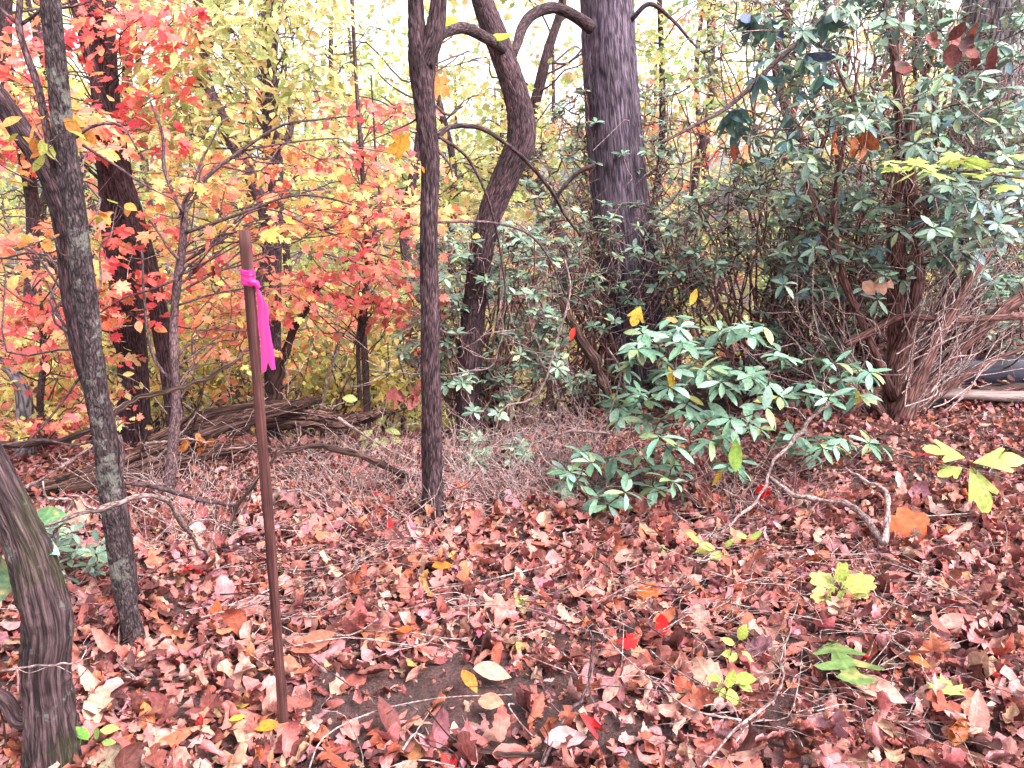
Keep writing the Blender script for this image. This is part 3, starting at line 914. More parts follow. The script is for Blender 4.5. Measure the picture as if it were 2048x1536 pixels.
T8, T8p = trunk_thing('crooked_tree', 'crooked dark trunk with an elbow bend, beside the broad straight trunk', 'tree',
    [(938, 870, 54), (938, 760, 50), (945, 650, 47), (958, 530, 46), (982, 425, 48), (1014, 350, 54), (1042, 280, 57), (1036, 208, 50), (1012, 130, 47), (986, 60, 45), (965, 0, 42), (935, -120, 38), (890, -380, 30)],
    4.8, M_BARK2, 34, 12, 0.10, 0.12)
T9, T9p = trunk_thing('broad_tree', 'broad straight grey-brown trunk rising out of the laurel thicket', 'tree',
    [(1275, 800, 128), (1262, 620, 120), (1247, 480, 116), (1236, 350, 113), (1226, 200, 109), (1219, 100, 107), (1215, 0, 106), (1210, -160, 102), (1200, -500, 90)],
    6.0, M_BARKB, 72, 18, 0.05, 0.085)
limbs(T9, M_BARK2, [
    ([(1180, 55, 26), (1150, 32, 24), (1110, 16, 22), (1070, 26, 22), (1045, 55, 21), (1034, 90, 18), (1028, 108, 15)], np.linspace(5.8, 5.0, 7)),
    ([(1262, 40, 10), (1300, 8, 9), (1345, 40, 7), (1380, 80, 5), (1410, 110, 3)], 5.9),
    ([(1190, 330, 10), (1150, 350, 9), (1112, 400, 8), (1100, 470, 6)], 5.6),
    ], 5.7, 12)
T10, T10p = trunk_thing('pale_tree', 'pale grey trunk half hidden behind the tall laurel', 'tree',
    [(1935, 760, 120), (1945, 560, 116), (1955, 400, 120), (1975, 210, 130), (1998, 60, 138), (2012, -60, 142), (2040, -400, 130)],
    6.4, M_BARKP, 48, 12, 0.06, 0.06)

# weathered stump-like trunk at the left edge
Yst = G(105, 1545)[1]
TS, TSp = trunk_thing('weathered_tree', 'gnarled grey trunk with peeling weathered bark and patches of lichen', 'tree',
    [(108, 1560, 113), (104, 1480, 99), (98, 1400, 90), (92, 1330, 90), (100, 1250, 92), (86, 1180, 90), (62, 1100, 81), (30, 1030, 74), (-8, 950, 69), (-50, 860, 63), (-110, 700, 53), (-190, 480, 44)],
    Yst, M_STUMP, 60, 18, 0.16, 0.15)
limbs(TS, M_STUMP, [
    [(98, 1440, 40), (40, 1440, 34), (10, 1400, 30), (-30, 1380, 26)],
    ], Yst + .03, 14)

# ------------------------------------------------------------------ foliage of the near trees
def px_clusters(lst, spread, rng):
    # (px, py, Y, radius m) -> centres and radii
    c = np.array([at(p[0], p[1], p[2]) for p in lst]); r = np.array([p[3] for p in lst])
    return c, r

def leafy(root, trunk, mat_b, kind, lst, per, size, pal, nobj, seed, flat=.35, droop=.25, jitter=.6, twigs=5, r0=.0055, leafmat=M_MAPLE, kxr=(-.8, .8), kyr=(-.9, .3)):
    r_ = np.random.default_rng(seed)
    c, rad = px_clusters(lst, 0, r_)
    a = Acc(); sprays(a, c, rad, trunk, r_, r0, twigs=twigs)
    a.build('branches', mat_b, root, kind='stuff')
    pos, R, s = cluster_leaves(c, rad, per, size, r_, flat, droop, jitter)
    cl = pick(pal, len(pos), r_)
    kinds = (kind, 'oval') if kind == 'maple' else (kind,)
    sel = r_.integers(0, len(kinds), len(pos))
    for i, kd in enumerate(kinds):
        m_ = sel == i
        put_leaves(root, kd, leafmat, pos[m_], R[m_], s[m_] * (1 if kd == kind else .85), cl[m_], nobj // len(kinds), 'foliage', kxr, kyr, (0, .03), r_)

def scatter(x0, x1, y0, y1, n, Y0, Y1_, r0, r1, seed):
    q = np.random.default_rng(seed)
    return [(q.uniform(x0, x1), q.uniform(y0, y1), q.uniform(Y0, Y1_), q.uniform(r0, r1)) for _ in range(n)]

leafy(T3, T3p, M_DTWIG, 'maple', scatter(-40, 350, -60, 270, 30, 3.9, 5.2, .16, .34, 1) + scatter(-40, 130, 180, 320, 7, 4.2, 5, .2, .3, 2) + scatter(180, 330, 430, 640, 9, 4.2, 4.8, .12, .25, 3)
      + scatter(0, 150, 570, 640, 6, 4.4, 5, .2, .3, 4), 30, .078, RED, 270, 31)
leafy(T1, T1p, M_DTWIG, 'oval', [(90, 230, Y1 - .05, .12), (75, 270, Y1, .1), (150, 285, Y1 + .15, .12), (235, 410, Y1 + .2, .11), (60, 190, Y1 + .2, .13), (110, 470, Y1 + .2, .09)], 9, .055,
      [(srgb(214, 140, 76), 3), (srgb(160, 160, 80), 2), (srgb(206, 160, 88), 2)], 54, 32, r0=.004, twigs=3)
leafy(T2, T2p, M_DTWIG, 'maple', scatter(-60, 180, 420, 560, 9, 3.2, 4.2, .15, .28, 5) + scatter(-30, 180, 200, 330, 6, 3.0, 4, .14, .25, 6), 26, .07, ORANGE, 130, 33)
leafy(T5, T5p, M_DTWIG, 'maple', scatter(380, 850, 290, 470, 26, 3.7, 4.9, .14, .3, 7) + scatter(430, 560, 560, 700, 8, 4.0, 4.9, .18, .28, 8), 32, .062, ORANGE + YELLOW[:1], 270, 34, flat=.2)
leafy(T6, T6p, M_DTWIG, 'maple', scatter(470, 850, 400, 640, 27, 4.4, 5.4, .18, .34, 9) + scatter(640, 830, 180, 330, 7, 4.8, 5.6, .2, .32, 10), 34, .07, SALMON, 270, 35, flat=.2)

# hornbeam with drooping yellow-green leaves
TH, THp = trunk_thing('hornbeam_tree', 'hornbeam with drooping narrow yellow-green leaves, among the red and orange maples', 'tree',
    [(548, 820, 34), (545, 600, 34), (548, 420, 36), (545, 280, 34), (540, 150, 30), (545, 0, 28), (550, -200, 24)], 6.2, M_BARK2, 20, 8, .1, .08)
leafy(TH, THp, M_DTWIG, 'long', scatter(330, 650, -60, 250, 40, 4.3, 5.6, .18, .36, 11), 44, .088, YGREEN, 250, 36, flat=.5, droop=.5, jitter=.45, leafmat=M_MAPLE)
limbs(TH, M_DTWIG, [[(545, 290, 20), (575, 275, 16), (583, 230, 14), (580, 215, 12)]], 6.15, 8)

TY, TYp = trunk_thing('yellow_sapling', 'small sapling with yellow and salmon leaves beyond the twin-stem tree', 'sapling',
    [(85, 900, 16), (80, 800, 14), (88, 700, 12), (80, 600, 9), (70, 500, 6)], 4.9, M_DTWIG, 10, 6, .1)
leafy(TY, TYp, M_DTWIG, 'maple', scatter(-40, 240, 560, 860, 24, 4.2, 5.2, .14, .26, 12), 30, .07, YELLOW[:2] + SALMON, 200, 37, flat=.22)
TB, TBp = trunk_thing('pale_bent_tree', 'pale bent trunk at the edge of the slope beyond the long fallen log', 'tree',
    [(48, 900, 36), (50, 830, 32), (44, 780, 28), (26, 745, 22), (-5, 720, 20), (-50, 690, 18), (-120, 600, 14)], 4.7, M_BARKP, 18, 8, .1, .08)
# small things hanging about the leaning dead pole
def fallen(name, label, cat, pts, Y, mat, sides=10, rough=.15, fine=.0, group=None, n=6):
    P, R = pxpath(pts, Y)
    i = int(np.argmin(P[:, 2]))
    root = bpy.data.objects.new(name, None)
    q = np.random.default_rng(int(abs(pts[0][0] * 7 + pts[0][1])))
    X = catmull(np.column_stack([P, np.maximum(R * .74, .0014)]), 4)
    m_ = len(X); ln = np.linalg.norm(X[-1, :3] - X[0, :3])
    X[1:-1, :3] += q.normal(0, .0022 * ln + .12 * R.mean(), (m_ - 2, 3)); X[1:-1, 3] *= 1 + .18 * q.normal(0, 1, m_ - 2).clip(-1.2, 1.8)
    a = Acc(); tube(a, X[:, :3], np.maximum(X[:, 3], .001), sides, 4, np.full(3, q.uniform(.5, .85)), rough, max(fine, .1) if sides > 9 else fine)
    for _ in range(int(q.integers(1, 5))):
        k = X[q.integers(2, m_ - 2)]; d = norm(q.normal(0, 1, 3) + [0, 0, .5]); l_ = q.uniform(.03, .2)
        tube(a, wander(k[:3], k[:3] + d * l_, 4, .1, q), np.linspace(k[3] * .5, k[3] * .18, 4), 6, 3)
    o = a.build(name, mat)
    bpy.data.objects.remove(root)
    return tag(o, label, cat, group)
fallen('dead_pole', 'dead grey branch leaning up out of the log pile beside the pink ribbon', 'branch',
       [(540, 860, 32), (548, 800, 30), (562, 730, 27), (600, 640, 24), (625, 595, 20), (648, 560, 14)], 4.8, M_LOG, 14, .12, .08)
fallen('dead_pole', 'thin broken dead stick poking up from the log pile', 'branch',
       [(635, 850, 11), (650, 770, 9), (668, 720, 8), (682, 688, 5)], 4.8, M_TWIG, 8)

# ------------------------------------------------------------------ background wood
def forest_tree(i, x, y, h, r, pal, kind, nclus, per, size, label, name, group, rng, zlo=.1, crown=1.7, lean=.05):
    b = np.array([x, y, float(gz(x, y))])
    root = thing(name, label, 'tree', b, group)
    top = b + np.array([rng.normal(0, lean) * h, rng.normal(0, lean) * h, h])
    P = wander(b - [0, 0, .1], top, 7, .02, rng)
    a = Acc(); tube(a, P, np.linspace(r, r * .35, 7), 12, 5, None, .1, .05)
    a.build('trunk', M_BARK2, root)
    T = catmull(P, 6)
    f = zlo + (1 - zlo) * rng.uniform(0, 1, nclus)
    k = (f * (len(T) - 1)).astype(int)
    th = rng.uniform(0, 6.28, nclus); q = np.sqrt(rng.uniform(.05, 1, nclus)) * crown * (1.1 - .45 * f)
    c = T[k] + np.column_stack([np.cos(th) * q, np.sin(th) * q, rng.normal(0, .15, nclus)])
    el = np.degrees(np.arctan2(c[:, 2] - EYE[2], np.linalg.norm(c[:, :2], axis=1)))
    keep = (rng.uniform(0, 1, nclus) > np.clip((el - 5.5) / 9, 0, .62)) & (c[:, 2] > gz(c[:, 0], c[:, 1]) + .15)
    c = c[keep]
    rad = rng.uniform(.35, .75, len(c)) * (.6 + crown * .25)
    a = Acc(); sprays(a, c, rad, T, rng, max(.012, r * .14), twigs=3, sides=4)
    a.build('branches', M_DTWIG, root, kind='stuff')
    pos, R, s = cluster_leaves(c, rad, per, size, rng, .4, .3, .65)
    put_leaves(root, kind, M_FAR, pos, R, s, pick(pal, len(pos), rng), 0, 'crown', (-.6, .6), (-.8, .2), (0, .02), rng)
    return root

BG = [  # px at the trunk, distance, palette, kind word
    (40, 8.5, YELLOW, 'yellow'), (150, 11, YGREEN, 'yellow-green'), (300, 9.5, YELLOW, 'yellow'), (420, 12.5, YGREEN, 'yellow-green'), (470, 8.0, ORANGE, 'orange'), (610, 10.5, YELLOW, 'yellow'),
    (690, 14, LGREEN, 'pale green'), (790, 9.0, YGREEN, 'yellow-green'), (900, 13, YELLOW, 'yellow'), (1090, 10, YGREEN, 'yellow-green'), (1160, 15, ORANGE, 'orange'), (1350, 12, YGREEN, 'yellow-green'),
    (1420, 16, ORANGE, 'orange'), (1530, 11, LGREEN, 'pale green'), (1650, 14, YGREEN, 'yellow-green'), (1780, 12, YELLOW, 'yellow'), (1900, 15, LGREEN, 'pale green'), (2010, 11.5, YGREEN, 'yellow-green'),
    (-120, 12, ORANGE, 'orange'), (230, 16, LGREEN, 'pale green'), (540, 18, YGREEN, 'yellow-green'), (830, 19, LGREEN, 'pale green'), (1010, 20, YGREEN, 'yellow-green'), (1260, 21, YELLOW, 'yellow'), (1720, 20, ORANGE, 'orange'), (2150, 14, YELLOW, 'yellow')]
def where(px):
    for lim, wd in ((60, 'beyond the weathered trunk'), (250, 'behind the slim lichen-speckled tree'), (380, 'behind the thin grey sapling'), (520, 'behind the stake'), (660, 'behind the hornbeam'),
                    (820, 'behind the thin straight maple'), (960, 'behind the forked tree'), (1110, 'behind the crooked trunk'), (1300, 'behind the broad trunk'), (1480, 'between broad trunk and tall laurel'),
                    (1700, 'behind the rhododendron'), (1850, 'behind the tall laurel'), (9999, 'behind the pale trunk')):
        if px < lim: return wd
rb = np.random.default_rng(77)
for i, (px, Y, pal, word) in enumerate(BG):
    x = (px - 1024) / F * Y * 1.02
    near = Y < 10.6
    forest_tree(i, x, Y, rb.uniform(6.5, 9.0), rb.uniform(.05, .12), pal, 'oval' if not near else 'maple', 62 if near else 56, 46 if near else 50, .10 if near else .125,
                f'{"nearer" if Y < 11.2 else "farther"} {word} background tree {where(px)}', 'background_tree', f'{word} trees of the background wood', rb, .06, 1.9)

def far_wood():
    q = np.random.default_rng(3)
    root = thing('far_wood', 'distant pale yellow-green wood closing the view', 'woodland', (0, 30, float(gz(0, 30))))
    root['kind'] = 'stuff'
    n = 900
    Y = q.uniform(24, 40, n); x = q.uniform(-1.05, 1.05, n) * Y
    f = q.uniform(0, 1, n) ** 1.15
    z = gz(x, Y) + f * (10.0 + 1.5 * vnoise(np.column_stack([x * .25, Y * .25, x * 0])))
    c = np.column_stack([x, Y, z])
    pos, R, s = cluster_leaves(c, q.uniform(.7, 1.5, n), 42, .26, q, .5, .3, .7)
    put_leaves(root, 'tiny', M_FAR, pos, R, s, pick(YGREEN + LGREEN + YELLOW[:2] + ORANGE[:1], len(pos), q), 0, 'foliage', (-.5, .5), (-.5, .5), (0, .01), q)
    a = Acc()
    for _ in range(46):
        Yt = q.uniform(22, 38); xt = q.uniform(-.9, .9) * Yt; g = float(gz(xt, Yt))
        tube(a, wander([xt, Yt, g - .1], [xt + q.normal(0, .6), Yt, g + 12], 5, .015, q), np.linspace(.16, .06, 5), 7, 3, None)
    a.build('trunks', M_BARK2, root, kind='stuff')
far_wood()

# low yellow growth on the falling slope behind the log
def bush(name, label, px, Y, hgt, wid, pal, n, size, kind, seed, group, mat=M_FAR, stems=9, nobj=0, stemmat=M_DTWIG):
    q = np.random.default_rng(seed)
    x = (px - 1024) / F * Y * 1.02
    b = np.array([x, Y, float(gz(x, Y))])
    root = thing(name, label, 'shrub', b, group)
    a = Acc(); cs = []
    for i in range(stems):
        th = q.uniform(0, 6.28); rr = wid * math.sqrt(q.uniform(0, 1))
        e = b + [math.cos(th) * rr, math.sin(th) * rr, hgt * q.uniform(.35, 1)]
        st = b + [math.cos(th) * .12, math.sin(th) * .12, -.04]
        P = wander(st, e, 6, .06, q, .05)
        tube(a, P, np.linspace(.012, .004, 6), 5, 3)
        for _ in range(6):
            k = P[q.integers(2, 6)]; e2 = k + q.normal(0, .22, 3) * [wid, wid, hgt * .5] + [0, 0, .08]
            tube(a, wander(k, e2, 4, .08, q), np.linspace(.005, .0015, 4), 4, 2, cap=False)
            cs.append(e2)
        cs.append(e)
    a.build('stems', stemmat, root, kind='stuff')
    c = np.array(cs); per = max(4, n // len(c))
    pos, R, s = cluster_leaves(c, q.uniform(.12, .3, len(c)) * (.5 + wid * .5), per, size, q, .7, .2, .6)
    put_leaves(root, kind, mat, pos, R, s, pick(pal, len(pos), q), nobj, 'foliage', (-.8, .8), (-.9, .3), (0, .02), q)
    return root
UB = [(20, 6.2, YELLOW, 'yellow'), (110, 7.5, ORANGE, 'orange'), (240, 6.6, OLIVE, 'olive-yellow'), (420, 6.4, OLIVE, 'olive-yellow'), (520, 7.2, ORANGE, 'orange'), (640, 6.5, OLIVE, 'olive-yellow'), (760, 7.0, YELLOW, 'yellow'),
      (350, 8.5, LGREEN, 'pale green'), (850, 8.0, OLIVE, 'olive-yellow'), (580, 9.0, YELLOW, 'yellow'), (160, 9.0, YELLOW, 'yellow'), (-80, 7, ORANGE, 'orange'), (700, 9.5, LGREEN, 'pale green')]
for i, (px, Y, pal, word) in enumerate(UB):
    bush('understory_shrub', f'low {word} shrub {"just past" if Y < 7.1 else "well below"} the log pile, {where(px)}', px, Y, 1.3 + .1 * (Y - 6), .8, pal, 800, .085, 'oval', 200 + i, f'{word} shrubs behind the fallen log')

# ------------------------------------------------------------------ laurel thickets
def whorl(p, axis, n, size, rng, el=(.05, .5)):
    ax_ = norm(axis)
    u = norm(np.cross(ax_, [.3, .5, .8])); v = np.cross(ax_, u)
    th = np.arange(n) / n * 2 * math.pi + rng.uniform(0, 6.28) + rng.normal(0, .25, n)
    e = rng.uniform(*el, n)
    d = np.cos(e)[:, None] * (np.cos(th)[:, None] * u + np.sin(th)[:, None] * v) + np.sin(e)[:, None] * ax_
    nr = norm(ax_[None] + rng.normal(0, .22, (n, 3)))
    return np.repeat(p[None], n, 0) + d * .006, frames(d, nr), size * rng.uniform(.65, 1.15, n)

def laurel(root, tips, base, nleaf, size, pal, rng, nobj=0, stemr=.012, kind='laurel', up=.9, mat=M_LAUREL, stemmat=M_STEM, el=(.0, .55), part='foliage', mids=None, twigdens=0, forkp=.85):
    a = Acc(); tw = Acc()
    P_, R_, S_ = [], [], []
    forks = []
    for t in tips:
        t = np.asarray(t)
        if forks and rng.uniform() < forkp:
            k = min(forks, key=lambda q: np.linalg.norm(q - t) + (3 if q[2] > t[2] else 0))
            st, r0 = k, stemr * .55
        else:
            b0 = base if base.ndim == 1 else base[np.argmin(np.linalg.norm(base - t, axis=1) + 2 * (base[:, 2] > t[2]))]
            st, r0 = b0 + rng.normal(0, .06 if base.ndim == 1 else .01, 3) * [1, 1, 0], stemr
        Pp = wander(st, t, 6, .07, rng, -.04)
        tube(a, Pp, np.linspace(r0, r0 * .35, 6), 6, 3)
        forks += [Pp[2], Pp[3], Pp[4]]
        ax_ = norm(Pp[-1] - Pp[-2]) * .5 + [0, -.12, up]
        p, R, s = whorl(t, ax_, int(nleaf + rng.integers(-1, 3)), size, rng, el)
        P_.append(p); R_.append(R); S_.append(s)
        for _ in range(twigdens):
            k = Pp[rng.integers(2, 5)]
            e = k + rng.normal(0, .17, 3)
            tube(tw, wander(k, e, 4, .1, rng), np.linspace(.0022, .0009, 4), 4, 2, cap=False)
    a.build('stems', stemmat, root, kind='stuff')
    if tw.n: tw.build('twigs', M_TWIG, root, kind='stuff')
    pos, R, s = np.vstack(P_), np.concatenate(R_), np.concatenate(S_)
    put_leaves(root, kind, mat, pos, R, s, pick(pal, len(pos), rng, .14), nobj, part, (-.9, .5), (-1.1, .1), (0, .015), rng)

# the front rhododendron
rr = np.random.default_rng(8)
tips_px = [(1290, 660), (1360, 655), (1440, 662), (1500, 668), (1300, 700), (1380, 700), (1255, 742), (1330, 745), (1420, 735), (1490, 745), (1225, 800), (1290, 800), (1370, 790), (1450, 780), (1530, 770),
           (1240, 838), (1310, 845), (1390, 830), (1460, 838), (1535, 815), (1620, 770), (1680, 760), (1740, 745), (1600, 800), (1660, 805), (1720, 790), (1280, 900), (1350, 890), (1420, 880), (1500, 865), (1180, 925),
           (1140, 945), (1230, 935), (1300, 935), (1360, 945), (1190, 985), (1130, 975), (1250, 985), (1310, 975), (1215, 1010), (1460, 930), (1590, 870), (1640, 885), (1690, 880), (1760, 890), (1620, 910), (1560, 705), (1640, 720)]
tips_px += [(px + rr.uniform(-32, 32), py + rr.uniform(-25, 25)) for px, py in tips_px + [t_ for t_ in tips_px if t_[0] < 1560 and t_[1] < 900][:24]]
fb = G(1400, 1015)
root_f = thing('rhododendron', 'front rhododendron bush with whorls of pale blue-green leaves on leaf litter', 'shrub', fb)
tips = []
for (px, py) in tips_px:
    yy = fb[1] + rr.uniform(-.25, .35) + (.25 if px > 1560 else 0) - (.1 if py > 900 else 0)
    p = at(px, py, yy)
    p[2] = max(p[2], float(gz(p[0], p[1])) + .06)
    tips.append(p)
tips.sort(key=lambda t: t[2])
laurel(root_f, tips, fb, 6, .113, LAURBLUE, rr, nobj=296, stemr=.007, stemmat=M_STEM, el=(-.5, .4), forkp=.93)

# laurels farther back
def thicket(name, label, bpx, bY, box, ntips, size, seed, nleaf=7, Yr=(-.5, .5), pal=LAUR, nobj=0, stemr=.012, twigs=3, group=None):
    q = np.random.default_rng(seed)
    x = (bpx - 1024) / F * bY * 1.02
    b = np.array([x, bY, float(gz(x, bY)) - .03])
    root = thing(name, label, 'shrub', b, group)
    t = []
    while len(t) < ntips:
        px, py = q.uniform(box[0], box[2]), q.uniform(box[1], box[3])
        cx, cy = (px - (box[0] + box[2]) / 2) / (box[2] - box[0]) * 2, (py - (box[1] + box[3]) / 2) / (box[3] - box[1]) * 2
        if abs(cx) ** 2.5 + abs(cy) ** 2.5 > 1 or vnoise(np.array([px / 70., py / 70., seed * 1.7])) < -.42: continue
        p = at(px, py, bY + q.uniform(*Yr))
        if p[2] < gz(p[0], p[1]) + .05: continue
        t.append(p)
    t.sort(key=lambda v: v[2])
    laurel(root, t, b, nleaf, size, pal, q, nobj, stemr, twigdens=twigs)
    return root
thicket('mountain_laurel', 'dark green mountain laurel thicket between the crooked trunk and forked tree', 990, 4.95, (800, 440, 1130, 830), 400, .075, 301, 8, Yr=(-.4, .8), twigs=2)
thicket('mountain_laurel', 'dark green mountain laurel thicket crowding the foot of the broad trunk', 1190, 5.8, (1010, 400, 1400, 800), 420, .07, 302, Yr=(-.6, 1.0), nleaf=8)
thicket('mountain_laurel', 'fine-twigged mountain laurel climbing high in front of the broad trunk', 1330, 6.6, (1050, 170, 1480, 520), 260, .075, 303, Yr=(-.9, .8))
thicket('mountain_laurel', 'wide mountain laurel thicket behind the front rhododendron', 1520, 5.5, (1330, 330, 1780, 780), 520, .075, 304)
thicket('mountain_laurel', 'mountain laurel filling the gap behind the landscape boards', 1980, 7.4, (1800, 380, 2120, 760), 260, .085, 305)
thicket('mountain_laurel', 'straggly mountain laurel in front of the pale trunk', 1960, 5.9, (1840, 330, 2120, 740), 220, .08, 308)
thicket('mountain_laurel', 'tall fine-leaved laurel rising behind the old red-stemmed laurel', 1700, 6.2, (1400, -120, 2120, 430), 430, .068, 309, Yr=(-.6, .8))
thicket('mountain_laurel', 'small mountain laurel sprig low on the slope behind the weathered trunk', 130, 2.9, (50, 1040, 200, 1170), 26, .06, 306, 6, (-.2, .2), stemr=.006, twigs=1)
thicket('mountain_laurel', 'low straggling laurel beside the foot of the forked tree', 985, 4.3, (930, 840, 1060, 960), 34, .06, 307, 6, (-.3, .3), stemr=.006, twigs=2)

# ------------------------------------------------------------------ tall laurel at the right with red-brown stems
q2 = np.random.default_rng(41)
lb = G(1790, 838)
tall = thing('tall_laurel', 'tall old laurel with many red-brown stems fanning from one base by the boards', 'shrub', lb)
YL = lb[1]
stems = [
    [(1790, 850, 70), (1800, 760, 52), (1798, 650, 40), (1792, 540, 36), (1795, 430, 32), (1808, 330, 28), (1800, 220, 22), (1790, 120, 16), (1770, 20, 10)],
    [(1780, 845, 40), (1790, 730, 30), (1830, 600, 22), (1835, 480, 20), (1822, 350, 18), (1825, 240, 14), (1850, 160, 10), (1880, 60, 7)],
    [(1800, 845, 44), (1835, 760, 34), (1880, 660, 24), (1940, 560, 18), (2000, 470, 16), (2070, 380, 12)],
    [(1805, 840, 34), (1860, 770, 26), (1930, 690, 22), (2000, 625, 26), (2070, 580, 24)],
    [(1800, 800, 20), (1850, 700, 16), (1900, 570, 13), (1950, 420, 10), (1990, 300, 8), (2020, 180, 5)],
    [(1690, 690, 14), (1740, 665, 14), (1800, 634, 14), (1900, 640, 13), (1990, 636, 14), (2045, 632, 16)],
    [(1790, 800, 18), (1740, 680, 14), (1690, 560, 12), (1668, 440, 12), (1680, 330, 10), (1700, 230, 7), (1720, 120, 5)],
    [(1785, 800, 16), (1720, 640, 12), (1665, 520, 12), (1640, 430, 10), (1615, 370, 8), (1600, 280, 5)],
    [(1770, 830, 18), (1735, 800, 14), (1690, 835, 10)],
    [(1805, 560, 12), (1850, 430, 10), (1870, 300, 8), (1870, 190, 6), (1900, 130, 4)],
    [(1810, 330, 9), (1760, 260, 8), (1700, 190, 7), (1660, 110, 6), (1600, 60, 4)],
    [(1800, 845, 30), (1860, 800, 20), (1950, 740, 12), (2060, 690, 8)],
]
limbs(tall, M_STEM, [(s_, YL + q2.uniform(-.15, .15)) for s_ in stems], YL, 12, part='stem', rough=.14)
limbs(tall, M_DTWIG, [([(1325, 285, 6), (1400, 245, 8), (1450, 218, 9), (1500, 175, 10), (1545, 130, 10), (1600, 80, 10), (1650, 30, 10), (1690, -20, 10)], np.linspace(4.0, 4.4, 8))], 4.2, 8)
# the fan of dead twigs
a = Acc()
for _ in range(130):
    px0, py0 = q2.uniform(1790, 1900), q2.uniform(620, 830)
    ang = q2.normal(.95, .3); ln = q2.uniform(80, 260)
    y0 = YL + q2.uniform(-.3, .5)
    P = wander(at(px0, py0, y0), at(px0 + math.cos(ang) * ln, py0 - math.sin(ang) * ln, y0 + q2.normal(0, .2)), 5, .05, q2)
    tube(a, P, np.linspace(.005, .0018, 5), 4, 3, cap=False)
for _ in range(70):
    px0, py0 = q2.uniform(1600, 1800), q2.uniform(600, 850)
    ang = q2.normal(2.0, .6); ln = q2.uniform(60, 200)
    y0 = YL + q2.uniform(-.2, .4)
    P = wander(at(px0, py0, y0), at(px0 + math.cos(ang) * ln, py0 - math.sin(ang) * ln, y0 + q2.normal(0, .2)), 5, .07, q2)
    tube(a, P, np.linspace(.005, .0018, 5), 4, 3, cap=False)
a.build('dead_twigs', M_TWIG, tall, kind='stuff')
tl = []
TP = catmull(pxpath(stems[0], YL)[0], 6)
def tip_box(x0, x1, y0, y1, n, ya, yb, sd):
    q = np.random.default_rng(sd); out = []
    while len(out) < n:
        px, py = q.uniform(x0, x1), q.uniform(y0, y1)
        if vnoise(np.array([px / 75., py / 75., sd])) < -.2: continue
        out.append(at(px, py, q.uniform(ya, yb)))
    return out
tl = tip_box(1520, 2080, -60, 330, 150, 4.2, 5.6, 2.3) if False else tip_box(1500, 2080, -60, 330, 250, 4.0, 5.6, 23)
tl += tip_box(1560, 2080, 300, 600, 230, 4.5, 5.6, 24) + tip_box(1850, 2080, 150, 480, 130, 3.7, 5.0, 25)
tl.sort(key=lambda v: v[2])
crown_base = np.vstack([catmull(pxpath(s_, YL)[0], 5)[12:] for s_ in stems if len(s_) > 4])
laurel(tall, tl, crown_base, 6, .095, LAUR + [(srgb(70, 96, 104), 3)], q2, 270, .005, up=.5, el=(-.5, .35), twigdens=1, forkp=.8)
near_t = [at(px, py, 4.2 + q2.uniform(-.1, .2)) for px, py in ((1480, 215), (1475, 250), (1520, 150), (1560, 130), (1570, 230), (1600, 60), (1610, 110), (1650, 30), (1540, 40), (1500, 30), (1570, 270), (1450, 230), (1640, 150))]
a = Acc(); P_, R_, S_ = [], [], []
for t in near_t:
    p, R, s = whorl(t, np.array([q2.normal(0, .3), -.2, -.2]), 6, .13, q2, (-.1, .5)); P_.append(p); R_.append(R); S_.append(s)
pos, R, s = np.vstack(P_), np.concatenate(R_), np.concatenate(S_)
R = frames(norm(R[:, :, 1] + np.array([0, 0, -1.0])), R[:, :, 2])
put_leaves(tall, 'laurel', M_LAUREL, pos, R, s, pick([(srgb(60, 84, 84), 3), (srgb(84, 112, 100), 2), (srgb(70, 80, 110), 1)], len(pos), q2), 0, 'drooping_foliage', (-.9, .2), (-.5, .3), (0, .01), q2)

# withered leaves hanging in it
def dead_cluster(label, px, py, Y, n, size, pal, seed, spread=.05):
    q = np.random.default_rng(seed)
    c = at(px, py, Y)
    root = thing('withered_leaf_cluster', label, 'leaves', c)
    st = Acc(); tube(st, wander(c + [.03, .05, .16], c, 4, .05, q), np.linspace(.004, .002, 4), 5, 3); st.build('twig', M_DTWIG, root)
    for i in range(n):
        d = norm(np.array([q.normal(0, .5), q.normal(0, .4), -1]))
        nr = norm(np.array([q.normal(0, .6), -1, q.normal(0, .4)]))
        leaf_obj('leaf', ('serrate', 'beech', 'torn')[i % 3], M_DRY, c + q.normal(0, spread, 3) * [1.3, 1, .6], frames(d[None], nr[None])[0], size * q.uniform(.7, 1.2), pick(pal, 1, q)[0], root, (-3.6, 3.6), (-.8, 1.2), (.02, .09), q)
BRN = [(srgb(112, 62, 58), 3), (srgb(92, 56, 60), 3), (srgb(140, 78, 62), 1)]
RST = [(srgb(180, 106, 70), 3), (srgb(160, 88, 60), 2), (srgb(150, 84, 66), 1)]
dead_cluster('large cluster of withered maroon-brown leaves high in the tall laurel', 1915, 70, 4.1, 13, .14, BRN, 1, .11)
dead_cluster('withered rust-orange leaves hanging in the middle of the tall laurel', 1690, 275, 4.2, 6, .14, RST, 2, .05)
dead_cluster('pair of withered brown leaves hanging beside the maroon-brown cluster', 1800, 130, 4.2, 3, .14, BRN, 3, .03)
dead_cluster('small withered orange leaves hanging under the long crossing laurel limb', 1500, 285, 4.2, 3, .09, RST, 4, .03)
dead_cluster('brown curled dead leaves snagged against the forked trunk', 830, 775, 4.0, 9, .1, [(srgb(140, 70, 66), 3), (srgb(120, 62, 60), 2)], 5, .06)
dead_cluster('golden-brown wad of dead leaves stuck on the fallen log', 395, 880, 4.2, 8, .09, [(srgb(196, 120, 60), 3), (srgb(160, 90, 50), 2)], 6, .035)
